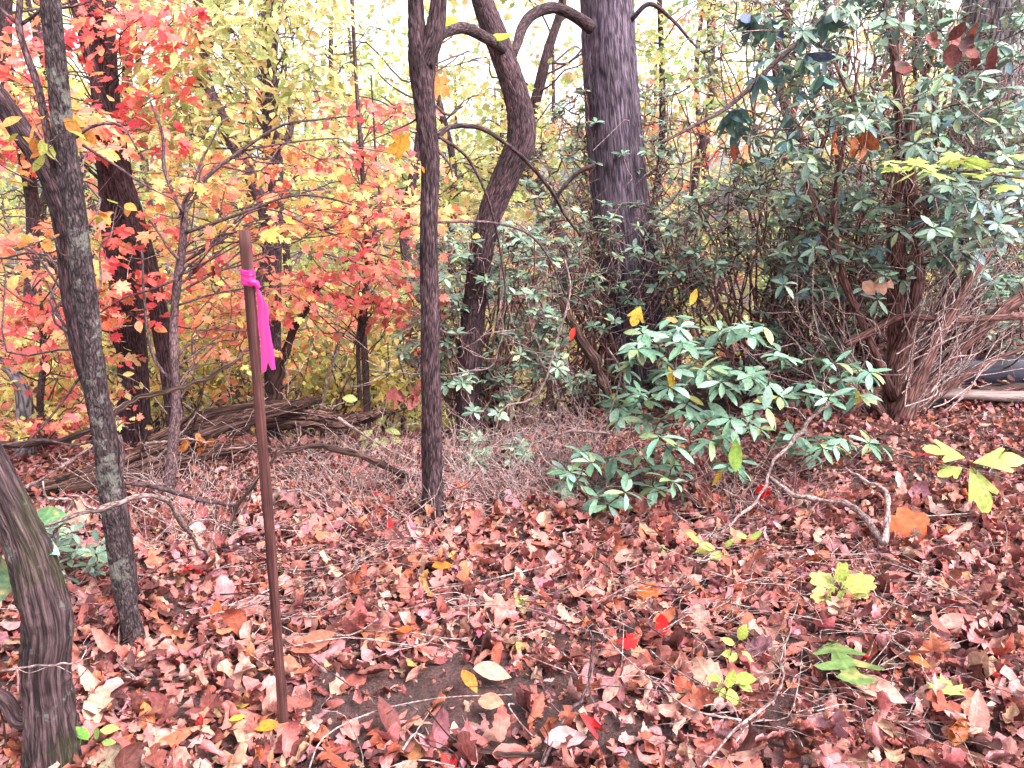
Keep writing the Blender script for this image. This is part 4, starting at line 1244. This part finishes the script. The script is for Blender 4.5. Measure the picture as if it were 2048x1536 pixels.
dead_cluster('small dark red-brown dead leaves hanging left of the stake top', 420, 525, 3.8, 4, .07, [(srgb(130, 50, 40), 2)], 7, .02)

# maple sapling at the right whose pale green spray reaches into view
sx = at(2230, 700, 3.3); sx[2] = float(gz(sx[0], sx[1]))
ms = thing('maple_sapling', 'maple sapling holding out a flat spray of pale yellow-green leaves', 'sapling', sx)
a = Acc()
tube(a, [sx - [0, 0, .05], sx + [.02, .02, .6], at(2210, 420, 3.3), at(2200, 200, 3.35), at(2190, -100, 3.4)], [.014, .012, .010, .008, .005], 8, 5)
a.build('trunk', M_DTWIG, ms)
limbs(ms, M_DTWIG, [([(2210, 420, 8), (2120, 375, 6), (2000, 350, 5), (1880, 340, 4), (1780, 325, 3)], np.linspace(3.3, 3.0, 5)), ([(2100, 372, 5), (2040, 335, 4), (1960, 322, 3), (1900, 315, 2)], np.linspace(3.22, 3.1, 4))], 3.2, 6)
q3 = np.random.default_rng(15)
for px, py in ((1775, 322), (1800, 335), (1830, 345), (1850, 320), (1870, 345), (1900, 318), (1930, 325), (1945, 345), (1985, 328), (2000, 345), (1965, 318), (2030, 340), (2040, 358), (2020, 370), (1925, 310), (2048, 310), (1840, 330), (1890, 335)):
    p = at(px, py, 3.1 + q3.uniform(-.1, .1))
    d = norm(np.array([q3.normal(-.3, .6), q3.normal(-.3, .6), -.12])); nr = norm(np.array([q3.normal(0, .15), q3.normal(-.2, .12), 1]))
    leaf_obj('leaf', 'maple', M_GREEN, p, frames(d[None], nr[None])[0], q3.uniform(.08, .13), pick([(srgb(160, 178, 92), 3), (srgb(178, 178, 100), 1)], 1, q3)[0], ms, (-.4, .4), (-.6, .1), (0, .02), q3)

# ------------------------------------------------------------------ boards at the right
def plank(name, label, p0, p1, hgt, thick, mat, cat, z0):
    a = Acc()
    d = norm((p1 - p0) * [1, 1, 0]); nrm_ = np.array([-d[1], d[0], 0])
    ln = np.linalg.norm((p1 - p0)[:2]); n = 24
    prof = [(-thick/2, 0), (-thick/2, hgt - .006), (-thick/2 + .006, hgt), (thick/2 - .006, hgt), (thick/2, hgt - .006), (thick/2, 0)]
    V = []
    q = np.random.default_rng(len(label))
    for i in range(n + 1):
        c = p0 + (p1 - p0) * i / n
        for (u, v) in prof:
            V.append(c + nrm_ * (u + .003 * math.sin(i * .9)) + [0, 0, z0 + v + .004 * math.sin(i * .7 + u * 9)])
    m = len(prof)
    Q = [(i*m+j, i*m+(j+1) % m, (i+1)*m+(j+1) % m, (i+1)*m+j) for i in range(n) for j in range(m)]
    T = [(0, k + 1, k) for k in range(1, m - 1)] + [(n*m, n*m + k, n*m + k + 1) for k in range(1, m - 1)]
    a.add(np.array(V), np.array(Q), np.array(T))
    o = a.build(name, mat, smooth=False)
    return tag(o, label, cat)
pA = G(1850, 818); pB = pA + np.array([1.7, -.38, .03]); pB[2] = float(gz(pB[0], pB[1]))
plank('landscape_board', 'weathered grey flat board lying on the ground behind the tall laurel', pA, pB, .035, .16, M_BOARD, 'board', .09)
plank('board_gap_shade', 'black board under the weathered grey board, half buried in leaves', pA + [0, .02, 0], pB + [0, .02, 0], .095, .06, M_BLACK, 'board', -.02)  # black strip standing in for the shaded gap beneath the board
pC = pA + np.array([.0, .75, .0]); pC[2] = float(gz(pC[0], pC[1])); pD = pC + np.array([2.3, -.15, .05])
plank('edging_timber', 'blue-black landscape timber behind the weathered grey board', pC, pD, .27, .14, M_BLACK, 'timber', -.05)

# ------------------------------------------------------------------ fallen log pile
def log_thing(label, pts, Y, sides=34, fine=.2, rough=.22, strips=10, seed=0):
    q = np.random.default_rng(500 + seed)
    P, R = pxpath(pts, Y)
    b = P[len(P) // 2].copy(); b[2] = float(gz(b[0], b[1]))
    root = thing('fallen_log', label, 'log', b)
    a = Acc(); tube(a, P, R, sides, 16, None, rough, fine); a.build('trunk', M_LOG, root)
    C = catmull(np.column_stack([P, R]), 12); n = len(C)
    for _ in range(strips):
        i0 = q.integers(0, max(1, n - 14)); ln = int(q.integers(8, 26)); seg = C[i0:min(n, i0 + ln)]
        if len(seg) < 5: continue
        T = norm(seg[-1, :3] - seg[0, :3]); u = norm(np.cross(T, [0, 0, 1])); v = np.cross(u, T)
        th = q.uniform(-.5, 2.9)
        d = u * math.cos(th) * -1 + v * math.sin(th)
        t = np.linspace(0, 1, len(seg))
        lift = .9 + .22 * t ** 3 * q.uniform(0, 2.5)
        Q = seg[:, :3] + d * (seg[:, 3] * lift)[:, None] + q.normal(0, .004, (len(seg), 3))
        a = Acc(); tube(a, Q, np.interp(t, [0, .1, .8, 1], [.2, 1, .8, .15]) * q.uniform(.005, .015), 7, 2, np.full(3, q.uniform(.6, 1.9)), .35, .3)
        a.build('bark_strip', M_LOG, root)
    return root
for i_ in range(14):   # loose dead sticks tangled over the logs
    q_ = np.random.default_rng(700 + i_)
    x_, y_ = q_.uniform(40, 700), 0
    y_ = 985 - x_ * .28 + q_.uniform(-30, 50)
    an = q_.uniform(-.5, 1.5); ln_ = q_.uniform(60, 170); yy_ = 3.75 + x_ / 640 * 1.0 - .12
    pts_ = [(x_, y_, q_.uniform(6, 12))] + [(x_ + math.cos(an) * ln_ * f_ + q_.normal(0, 4), y_ - math.sin(an) * ln_ * f_ + q_.normal(0, 5), 9 * (1 - .7 * f_)) for f_ in (.35, .7, 1)]
    fallen('dead_stick', 'loose dead stick tangled over the fallen logs', 'stick', pts_, yy_, M_LOG if i_ % 2 else M_TWIG, 8, group='loose sticks on the log pile')
log_thing('long fallen log with split pale bark lying behind the stake', [(-60, 1012, 28.2), (60, 985, 30.7), (180, 952, 35.8), (290, 912, 37.1), (390, 872, 34.6), (490, 838, 28.2), (590, 812, 21.8), (640, 800, 14.1)], np.linspace(3.7, 4.75, 8), fine=.34, rough=.12, strips=60, seed=1)
log_thing('dark rotten log lying lower beside the long split log', [(120, 985, 28), (230, 955, 31.4), (330, 925, 28), (430, 905, 23.5), (520, 890, 16.8)], np.linspace(3.85, 4.4, 5), strips=14, seed=2)
log_thing('broken root end of the log pile with dark jagged wood', [(540, 846, 30), (620, 838, 36), (680, 848, 34.5), (730, 838, 24), (775, 822, 10.5)], [4.7, 4.65, 4.6, 4.6, 4.6], 30, .35, .5, 26, 3)
log_thing('slender peeled log resting on top of the long split log', [(300, 885, 22), (400, 835, 24), (500, 815, 20), (600, 805, 16)], np.linspace(4.3, 4.7, 4), 16, .15, .15, 6, 4)

# ------------------------------------------------------------------ fallen branches traced one by one
FB = [
    ('long pale fallen branch arching over the ground between weathered trunk and stake', [(-20, 1095, 14), (60, 1060, 15), (150, 1030, 15), (240, 1005, 15), (310, 990, 14), (345, 1015, 13), (380, 1070, 12), (415, 1112, 9)], [2.2, 2.2, 2.25, 2.3, 2.35, 2.5, 2.65, 2.85], M_TWIG),
    ('grey branch sweeping up from behind the slim tree toward the pink ribbon', [(-20, 890, 13), (80, 885, 15), (180, 860, 15), (235, 825, 16), (280, 795, 14), (350, 778, 12), (420, 755, 11), (470, 720, 9), (495, 695, 6)], np.linspace(2.75, 3.3, 9), M_LOG),
    ('curved grey branch arching from the litter behind the stake to the forked tree', [(445, 1085, 9), (480, 1010, 10), (530, 940, 12), (570, 903, 14), (630, 893, 15), (700, 905, 17), (760, 930, 18), (815, 950, 18)], np.linspace(3.1, 3.9, 8), M_LOG),
    ('thin pale branch slanting down past the forked tree from the log pile', [(676, 835, 9), (720, 865, 8), (780, 900, 8), (835, 925, 7)], 4.2, M_TWIG),
    ('dark branch lying flat under the slim tree', [(240, 965, 10), (320, 975, 13), (400, 1000, 12), (470, 1010, 9)], 3.2, M_DTWIG),
    ('grey forked branch bending over the litter at the foot of the rhododendron', [(1530, 945, 7), (1580, 985, 12), (1640, 1000, 14), (1700, 1010, 16), (1740, 1050, 18), (1768, 1085, 20)], [3.4, 3.3, 3.25, 3.2, 3.05, 2.9], M_TWIG),
    ('upright grey prong rising from the forked branch', [(1690, 935, 6), (1740, 965, 10), (1772, 985, 14), (1775, 1030, 16), (1768, 1085, 20)], [3.3, 3.2, 3.1, 3.0, 2.9], M_TWIG),
    ('straight bare branch slanting down through the rhododendron', [(1670, 800, 8), (1630, 830, 10), (1580, 890, 11), (1550, 920, 10), (1520, 990, 8), (1470, 1040, 7), (1420, 1080, 5)], np.linspace(3.7, 3.1, 7), M_TWIG),
    ('long crooked dead branch lying across the bare soil', [(800, 1490, 8), (840, 1470, 12), (880, 1470, 14), (930, 1490, 15), (990, 1505, 15), (1080, 1510, 14)], [1.78, 1.83, 1.83, 1.78, 1.74, 1.73], M_LOG),
    ('dark dead stick slanting from bare soil to the rhododendron side', [(1085, 1530, 9), (1120, 1450, 9), (1160, 1400, 10), (1180, 1350, 8), (1185, 1270, 6)], [1.7, 1.85, 1.95, 2.0, 2.05], M_DTWIG),
    ('mottled crooked stick standing in the litter below the yellow seedlings', [(1400, 1540, 8.4), (1470, 1460, 7.7), (1545, 1400, 8.4), (1565, 1350, 6.3), (1563, 1310, 5.6), (1580, 1260, 4.2), (1598, 1190, 3.5), (1605, 1140, 2.8)], [1.66, 1.8, 1.9, 1.95, 2.0, 2.05, 2.1, 2.1], M_TWIG),
    ('pale lichened short stick poking from the litter', [(1325, 1265, 12), (1350, 1245, 14), (1380, 1220, 15)], [2.35, 2.4, 2.5], M_TWIG),
    ('long thin pale twig curving across the middle of the litter', [(1070, 1335, 4), (1150, 1320, 5), (1220, 1270, 4), (1290, 1210, 4), (1330, 1175, 3)], None, M_TWIG),
    ('thin white twig lying below the yellow-green seedlings', [(1360, 1190, 4), (1440, 1210, 4), (1540, 1230, 5), (1640, 1235, 6), (1720, 1220, 7)], None, M_TWIG),
    ('dark stout stick at the edge of the litter beyond the orange leaf', [(1960, 1165, 12), (2000, 1210, 13), (2050, 1250, 14)], None, M_DTWIG),
    ('grey stick propped on the litter in front of the forked tree', [(720, 1215, 9), (790, 1180, 7), (850, 1130, 5), (880, 1090, 4)], None, M_TWIG),
    ('thin twig crossing the front of the weathered trunk', [(-20, 1345, 6), (50, 1335, 6), (100, 1330, 6), (150, 1325, 5), (190, 1312, 3)], Yst - .12, M_TWIG),
]
for lab, pts, Y, mat in FB:
    if Y is None:
        Y = []
        for p in pts:
            Y.append(G(p[0], p[1])[1] * .99)
    fallen('fallen_branch', lab, 'branch', pts, np.array(Y, float), mat, 10)

# bare twigs and vines in front of the thickets
VN = [
    ('thin bare vine looping down before the laurel thicket to the litter', [(1010, 560, 4), (1000, 620, 4), (1005, 660, 4), (985, 730, 5), (940, 742, 5), (880, 750, 3), (800, 745, 3), (740, 740, 2)], 3.9),
    ('pale kinked twig sticking out of the laurel thicket', [(1030, 660, 3), (975, 668, 4), (950, 685, 3), (930, 695, 2)], 3.9),
    ('long drooping dead stem curving from the laurel down to the litter', [(1130, 520, 6), (1140, 580, 6), (1115, 680, 6), (1090, 760, 6), (1060, 800, 5), (1010, 815, 4), (990, 860, 3)], 4.1),
    ('pale dead stem bending up out of the twig tangle', [(1040, 1000, 3), (1085, 930, 5), (1115, 870, 5), (1120, 820, 4), (1110, 760, 3)], 3.9),
    ('arched pale stick lying before the laurel thicket', [(1050, 895, 5), (1110, 870, 7), (1160, 862, 7), (1220, 868, 5)], 4.3),
    ('grey bowed laurel limb curving down to the ground', [(1120, 600, 22), (1150, 660, 24), (1190, 720, 26), (1210, 780, 26), (1225, 850, 26)], 4.7),
    ('white broken stick leaning in the rhododendron', [(1215, 695, 4), (1240, 740, 6), (1232, 790, 5), (1210, 860, 4)], 3.7),
]
for lab, pts, Y in VN:
    fallen('bare_stem', lab, 'stem', pts, Y, M_TWIG if 'bowed' not in lab else M_LOG, 8)

# small twigs strewn on the litter
q5 = np.random.default_rng(91)
for i in range(210):
    Y = 1.35 + 3.4 * q5.uniform() ** .8; x = q5.uniform(-.7, .72) * Y
    ln = q5.uniform(.16, .7); th = q5.uniform(0, 6.28)
    n = 5; t = np.linspace(-.5, .5, n)
    X = x + t * ln * math.cos(th) + q5.normal(0, .025, n) + q5.normal(0, .5) * t * t * ln; YY = Y + t * ln * math.sin(th) + q5.normal(0, .025, n) + q5.normal(0, .5) * t * t * ln
    P = np.column_stack([X, YY, gz(X, YY) + .065 + q5.uniform(0, .015) + q5.normal(0, .006, n)])
    a = Acc(); r = q5.uniform(.0016, .0036)
    tc_ = np.full(3, q5.uniform(.35, .95))
    tube(a, P, np.linspace(r, r * .45, n), 5, 3, tc_)
    if q5.uniform() < .5:
        e = P[2] + [math.cos(th + .7) * ln * .3, math.sin(th + .7) * ln * .3, .02]
        tube(a, [P[2], (P[2] + e) / 2 + [0, 0, .008], e], [r * .6, r * .5, r * .3], 4, 3, tc_)
    tag(a.build('twig', M_TWIG if q5.uniform() < .82 else M_DTWIG), 'thin dry twig lying on the fallen leaves', 'twig', 'thin twigs strewn on the litter')
a = Acc()
for (x0, x1, y0, y1, n) in ((560, 840, 860, 1010, 360), (880, 1230, 850, 1030, 800), (250, 480, 950, 1130, 220), (1400, 1640, 960, 1060, 140), (660, 900, 980, 1120, 130)):
    for _ in range(n):
        g = G(q5.uniform(x0, x1), q5.uniform(y0, y1)); th = q5.uniform(0, 6.28); ln = q5.uniform(.08, .4)
        e = g + [math.cos(th) * ln, math.sin(th) * ln, q5.uniform(.0, .32)]
        e[2] = max(e[2], float(gz(e[0], e[1])) + .01)
        tube(a, wander(g + [0, 0, .01], e, 4, .09, q5), np.linspace(.0022, .0009, 4), 3, 2, cap=False)
for (x0, x1, y0, y1, n) in ((1100, 1850, 1060, 1300, 150), (1100, 2000, 1300, 1500, 70), (380, 1050, 1080, 1300, 90)):
    for _ in range(n):
        g = G(q5.uniform(x0, x1), q5.uniform(y0, y1)); th = q5.normal(.2, .7); ln = q5.uniform(.1, .45)
        P = wander(g + [0, 0, .05], g + [math.cos(th) * ln, math.sin(th) * ln, .05 + q5.uniform(0, .04)], 5, .05, q5)
        P[:, 2] = np.maximum(P[:, 2], gz(P[:, 0], P[:, 1]) + .045)
        tube(a, P, np.linspace(.0019, .0007, 5), 4, 3, np.full(3, q5.uniform(.4, 1)), cap=False)
for _ in range(150):
    px, py = q5.uniform(0, 850), q5.uniform(520, 860)
    p = at(px, py, q5.uniform(4.0, 6.0)); e = p + q5.normal(0, .22, 3)
    tube(a, wander(p, e, 4, .08, q5), np.linspace(.003, .001, 4), 3, 2, cap=False)
o = a.build('brush_twigs', M_TWIG, kind='stuff')
tag(o, 'tangle of fine dead twigs standing in the litter', 'brush')

# ------------------------------------------------------------------ seedlings and single leaves
def seedling(label, px, py, lst, kind, size, pal, seed, Yoff=0, hgt=.12, name='seedling', mat=M_GREEN, flatn=.25):
    q = np.random.default_rng(seed)
    g = G(px, py)
    root = thing(name, label, 'plant', g)
    a = Acc(); top = g + [q.normal(0, .01), 0, hgt]
    tube(a, wander(g - [0, 0, .02], top, 4, .05, q), np.linspace(.003, .0018, 4), 5, 3)
    spots = []
    for (lx, ly, dx, dy, sc) in lst:
        p = at(lx, ly, g[1] + q.uniform(-.03, .03))
        p[2] = max(p[2], float(gz(p[0], p[1])) + .085)
        tube(a, wander(top, p, 4, .04, q), np.linspace(.0016, .001, 4), 4, 2, cap=False)
        spots.append((p, dx, dy, sc))
    a.build('stem', M_STEM, root)
    for p, dx, dy, sc in spots:
        d = norm(RGT * dx + UPV * (-dy) + FWD * (-.25 + q.normal(0, .15)))
        nr = norm(-FWD * (.75) + np.array([q.normal(0, flatn), q.normal(0, flatn), .7]))
        leaf_obj('leaf', kind, mat, p, frames(d[None], nr[None])[0], size * sc, pick(pal, 1, q, .08)[0], root, (-.7, .4), (-.7, .2), (0, .025), q)
SG = [(srgb(152, 160, 78), 3), (srgb(166, 156, 84), 2), (srgb(136, 150, 72), 2)]
seedling('sassafras seedling with four big yellow-green lobed leaves beside the tall laurel', 1935, 1050,
         [(1930, 915, -1, -.35, 1.15), (1945, 925, 1, -.15, 1.2), (1925, 935, -1, .1, .8), (1940, 930, .25, .8, 1.2)], 'sassafras', .19, SG, 1, hgt=.24)
seedling('low seedling with yellow-green leaves in front of the rhododendron', 1450, 1140, [(1430, 1100, -1, -.4, 1), (1440, 1110, -.6, .5, 1.1), (1450, 1115, .2, 1, .9), (1425, 1120, -.9, .2, .9), (1450, 1095, .5, -.7, .6), (1400, 1085, -.8, -.5, .9)], 'oval', .085, SG, 2, hgt=.06)
seedling('two-leaved green sprout between the yellow-green seedlings', 1498, 1115, [(1495, 1090, -.9, -.5, 1), (1500, 1088, .8, -.6, 1)], 'oval', .06, [(srgb(140, 164, 82), 1)], 3, hgt=.05)
seedling('spreading seedling with pale lime leaves beside the white twig', 1680, 1215, [(1670, 1170, -1, -.3, 1.1), (1680, 1165, .1, -.9, .9), (1690, 1170, .9, -.3, 1.2), (1680, 1190, .6, .6, 1.2), (1668, 1195, -.6, .7, 1.0), (1690, 1205, .9, .2, .9), (1650, 1180, -.8, .5, .8)], 'tulip', .095, SG, 4, hgt=.06)
seedling('upright sprig of small lime leaves beside the pale curled leaf', 1465, 1360, [(1470, 1290, -.7, -.4, 1), (1478, 1280, .3, -.9, 1.1), (1468, 1310, -.9, .2, .8), (1480, 1320, .8, .3, .9), (1470, 1340, -.6, .6, .8), (1480, 1345, .6, .7, .9)], 'oval', .052, [(srgb(156, 172, 82), 1)], 5, hgt=.11)
seedling('cluster of lime-green leaves at the foot of the mottled stick', 1450, 1420, [(1440, 1390, -.9, -.3, 1), (1455, 1385, .2, -.9, 1), (1465, 1392, 1, -.1, 1.1), (1455, 1402, .3, .9, 1), (1440, 1405, -.7, .6, 1), (1470, 1405, .8, .6, .9), (1448, 1395, -.2, .4, .7)], 'oval', .06, [(srgb(156, 174, 80), 2), (srgb(140, 164, 76), 1)], 6, hgt=.05)
seedling('pale green compound-leaved plant by the log pile', 750, 900, [(745, 860, -.6, .5, 1), (760, 850, .2, -.7, 1), (770, 860, .9, .1, 1), (740, 880, -.5, .8, 1.1), (765, 885, .5, .8, 1), (780, 880, .9, .4, .9), (725, 850, -.9, 0, .9), (755, 915, .1, 1, 1), (715, 800, -.7, -.2, .9)], 'oval', .11, [(srgb(166, 176, 108), 2), (srgb(150, 164, 92), 1)], 7, hgt=.16)
seedling('leafy green sprout at the foot of the weathered trunk', 205, 1530, [(180, 1500, -.5, -.8, 1.1), (190, 1490, .6, -.6, .9), (205, 1495, .8, -.1, .8), (170, 1515, -.4, .6, 1.0), (200, 1460, 1, -.1, 1.2)], 'oval', .05, [(srgb(120, 170, 80), 2), (srgb(150, 186, 100), 1)], 8, hgt=.05)
seedling('broad pale green leaves springing from beside the weathered trunk', 12, 1525, [(20, 1045, -.9, -.2, 1.1), (50, 1040, .9, -.1, 1.2), (40, 1075, .9, .3, 1.1), (0, 1110, -.1, 1, 1.3), (15, 1060, -.6, .6, 1)], 'oval', .12, [(srgb(120, 150, 132), 2), (srgb(92, 130, 88), 2)], 9, hgt=.42)

def single(label, kind, mat, px, py, dx, dy, size, col, seed, Yoff=0, up=.025, face=.75, kx=(-.6, .6), ky=(-.5, .5), wr=(.01, .03), name='fallen_leaf'):
    q = np.random.default_rng(seed)
    g = G(px, py)
    if Yoff: g = at(px, py, g[1] + Yoff)
    d = norm(RGT * dx + UPV * (-dy) + FWD * q.normal(0, .08)); nr = norm(-FWD * face + np.array([q.normal(0, .12), 0, .75]))
    if face < 1 and not Yoff:
        d = norm(np.array([dx, -dy * 1.25, q.normal(0, .12)])); nr = norm(np.array([q.normal(0, .15), -.35, 1]))
        up += .035
    p = g + np.array([0, 0, up]) - d * size * .5
    if not Yoff:
        e = p + d * size
        lift = max(0, float(gz(p[0], p[1])) + .012 - p[2], float(gz(e[0], e[1])) + .012 - e[2]); p = p + [0, 0, lift]
    o = leaf_obj(name, kind, mat, p, frames(d[None], nr[None])[0], size, np.asarray(col) * .72, None, kx, ky, wr, q)
    return tag(o, label, 'leaf')
single('green pointed-lobe oak leaf lying flat on the brown litter', 'oak', M_GREEN, 1670, 1365, -.25, .9, .25, srgb(122, 150, 88), 1, up=.05, kx=(-.3, .3), ky=(-.4, .1))
single('big bright orange leaf propped against the grey forked branch', 'tulip', M_MAPLE, 1815, 1095, .35, -.95, .19, srgb(246, 128, 84), 2, face=1.1)
single('vivid red leaf hanging edge-on below the rhododendron', 'beech', M_MAPLE, 1525, 1012, -.25, .95, .11, srgb(226, 20, 30), 3, up=.06, face=1.4)
single('pale pinkish-white curled leaf beside the lime sprig', 'whiteoak', M_DRY, 1398, 1272, .05, -1, .11, srgb(206, 170, 160), 4, face=1.0)
single('red maple leaf lying flat beside the dark stick', 'maple', M_MAPLE, 1250, 1322, -.9, -.3, .075, srgb(236, 50, 56), 5)
single('small red leaf standing on edge by the lichened stick', 'oval', M_MAPLE, 1322, 1280, .1, .9, .085, srgb(222, 36, 40), 6, face=1.2)
single('yellow-green oak leaf lying on the middle of the litter', 'oak', M_GREEN, 1035, 1235, .6, -.5, .12, srgb(176, 174, 112), 7)
single('green oak leaf lying below the rhododendron', 'oak', M_GREEN, 1330, 1128, 1, .1, .13, srgb(130, 150, 80), 8)
single('orange folded leaf on the edge of the bare soil', 'beech', M_MAPLE, 940, 1395, .6, .7, .09, srgb(240, 150, 70), 9)
single('pale tan broad leaf beside the orange folded leaf', 'beech', M_DRY, 985, 1375, .9, -.1, .12, srgb(206, 152, 132), 10)
single('tan cupped leaf lying on the bare soil', 'beech', M_DRY, 982, 1440, .95, .2, .08, srgb(200, 136, 112), 11)
single('golden yellow leaf at the foot of the stake', 'beech', M_MAPLE, 540, 1490, .95, -.25, .08, srgb(236, 160, 60), 12)
single('small yellow leaf lying near the stake foot', 'oval', M_MAPLE, 478, 1472, .9, -.3, .045, srgb(222, 210, 80), 13)
single('large pale pink leaf lying beside the stake', 'tulip', M_DRY, 515, 1310, .5, -.7, .17, srgb(194, 134, 126), 14)
single('big serrated brown leaf leaning beside the stake', 'beech', M_DRY, 630, 1322, .9, -.35, .15, srgb(168, 102, 84), 15)
single('orange oval leaf standing beside the stake', 'beech', M_MAPLE, 432, 1255, -.1, -1, .09, srgb(236, 120, 80), 16, face=1.1)
single('pale pinkish veined leaf curled beside the crooked dead branch', 'beech', M_DRY, 1130, 1520, .95, -.2, .12, srgb(190, 148, 152), 17, kx=(1.2, 1.8))
single('long pale curled leaf below the green oak leaf', 'beech', M_DRY, 1745, 1420, .8, .6, .17, srgb(200, 158, 146), 18, kx=(2.4, 3.0))
single('tall pale pink rolled leaf at the front edge of the litter', 'beech', M_DRY, 1950, 1480, .35, -.95, .14, srgb(196, 142, 134), 19, kx=(1.6, 2.2), face=1.2)
single('orange-brown spoon-shaped leaf beside the rolled pink leaf', 'beech', M_DRY, 1905, 1500, 0, -1, .10, srgb(214, 130, 76), 20, face=1.2)
single('small orange crinkled leaf below the orange spoon-shaped leaf group', 'oval', M_MAPLE, 1835, 1360, .7, .4, .07, srgb(240, 140, 80), 21)
single('pale green lobed leaf lying near the front of the litter', 'maple', M_GREEN, 1885, 1415, .2, -.9, .09, srgb(176, 200, 116), 22)
single('orange and red leaf lying beyond the pale curled leaf', 'maple', M_MAPLE, 1300, 1215, .8, .2, .10, srgb(240, 120, 60), 23)
single('bright orange leaf lying in front of the forked tree', 'beech', M_MAPLE, 925, 995, -.6, .7, .10, srgb(244, 120, 80), 24)
single('orange narrow leaf lying in the middle of the litter', 'beech', M_MAPLE, 885, 1158, .9, -.3, .085, srgb(238, 150, 60), 25)
single('magenta-pink leaf lying in the middle of the litter', 'oval', M_DRY, 960, 1298, .2, .9, .05, srgb(222, 96, 120), 26)
single('broad rust leaf lying near the rhododendron foot', 'beech', M_DRY, 1375, 1100, 1, .2, .13, srgb(206, 110, 80), 27)
single('rust brown oak leaf lying between stake and bare soil', 'oak', M_DRY, 745, 1300, .8, .2, .12, srgb(170, 96, 70), 28)
single('dark crimson leaf among the litter beside the sassafras seedling', 'oak', M_DRY, 1850, 945, .3, .9, .16, srgb(150, 46, 60), 29, up=.05)
# leaves caught in branches
single('yellow lobed leaf caught on the top of the rhododendron', 'maple', M_MAPLE, 1275, 632, -.5, .8, .10, srgb(246, 206, 84), 40, Yoff=-1.3, face=1.2, name='caught_leaf') if False else None
def caught(label, kind, px, py, Y, dx, dy, size, col, seed):
    q = np.random.default_rng(seed)
    d = norm(RGT * dx + UPV * (-dy) + FWD * q.normal(0, .15)); nr = norm(-FWD + np.array([q.normal(0, .25), 0, .35]))
    p = at(px, py, Y) - d * size * .5
    tag(leaf_obj('caught_leaf', kind, M_MAPLE, p, frames(d[None], nr[None])[0], size, np.asarray(col) * .72, None, (-2.2, 2.2), (-.7, .5), (.02, .06), q), label, 'leaf')
YF = fb[1] - .05
caught('yellow lobed leaf caught on the highest rhododendron whorl', 'sassafras', 1272, 632, YF, -.4, .9, .10, srgb(248, 206, 90), 1)
caught('orange-yellow oval leaf caught above the rhododendron', 'oval', 1388, 594, YF + .1, .4, -.8, .085, srgb(248, 200, 90), 2)
caught('peach leaf caught among the top rhododendron whorls', 'oval', 1345, 640, YF + .1, .9, .1, .07, srgb(248, 170, 110), 3)
caught('yellow drooping leaf in the middle of the rhododendron', 'laurel', 1345, 757, YF - .15, .3, .95, .12, srgb(246, 200, 70), 4)
caught('green drooping leaf on the front of the rhododendron', 'laurel', 1472, 912, YF - .2, 0, 1, .16, srgb(150, 180, 80), 5)
caught('yellow drooping leaf on the front of the rhododendron', 'laurel', 1437, 955, YF - .2, -.2, 1, .10, srgb(244, 200, 70), 6)
caught('yellow drooping leaf under the rhododendron whorl by the tall laurel', 'oval', 1716, 797, YF + .2, .1, 1, .075, srgb(246, 214, 80), 7)
caught('scarlet narrow leaf caught in the laurel thicket', 'oval', 1145, 668, 4.0, -.3, .9, .08, srgb(240, 70, 60), 8)
caught('peach curled leaf resting on the tall laurel stems', 'torn', 1760, 572, 4.5, .95, -.1, .2, srgb(206, 150, 130), 9)
caught('orange leaf hanging against the forked trunk', 'oval', 847, 338, Y7 - .06, .5, .8, .03, srgb(248, 160, 70), 10)
caught('lime leaf perched on the forked tree side limb', 'oval', 897, 42, 3.6, .8, -.4, .10, srgb(206, 216, 70), 11)
caught('pale lime leaf hanging by the crooked trunk', 'long', 1005, 78, 4.5, .95, .15, .14, srgb(206, 214, 90), 12)
caught('golden leaf beside the forked trunk above the side limb', 'maple', 790, 295, 3.7, -.9, .2, .16, srgb(246, 176, 70), 13)
caught('orange leaf hanging behind the forked trunk', 'maple', 885, 175, 3.9, .7, .5, .13, srgb(250, 160, 90), 14)

print('tris', sum(len(o.data.loops) - 2 * len(o.data.polygons) for o in bpy.data.objects if o.type == 'MESH'), 'objects', len(bpy.data.objects))
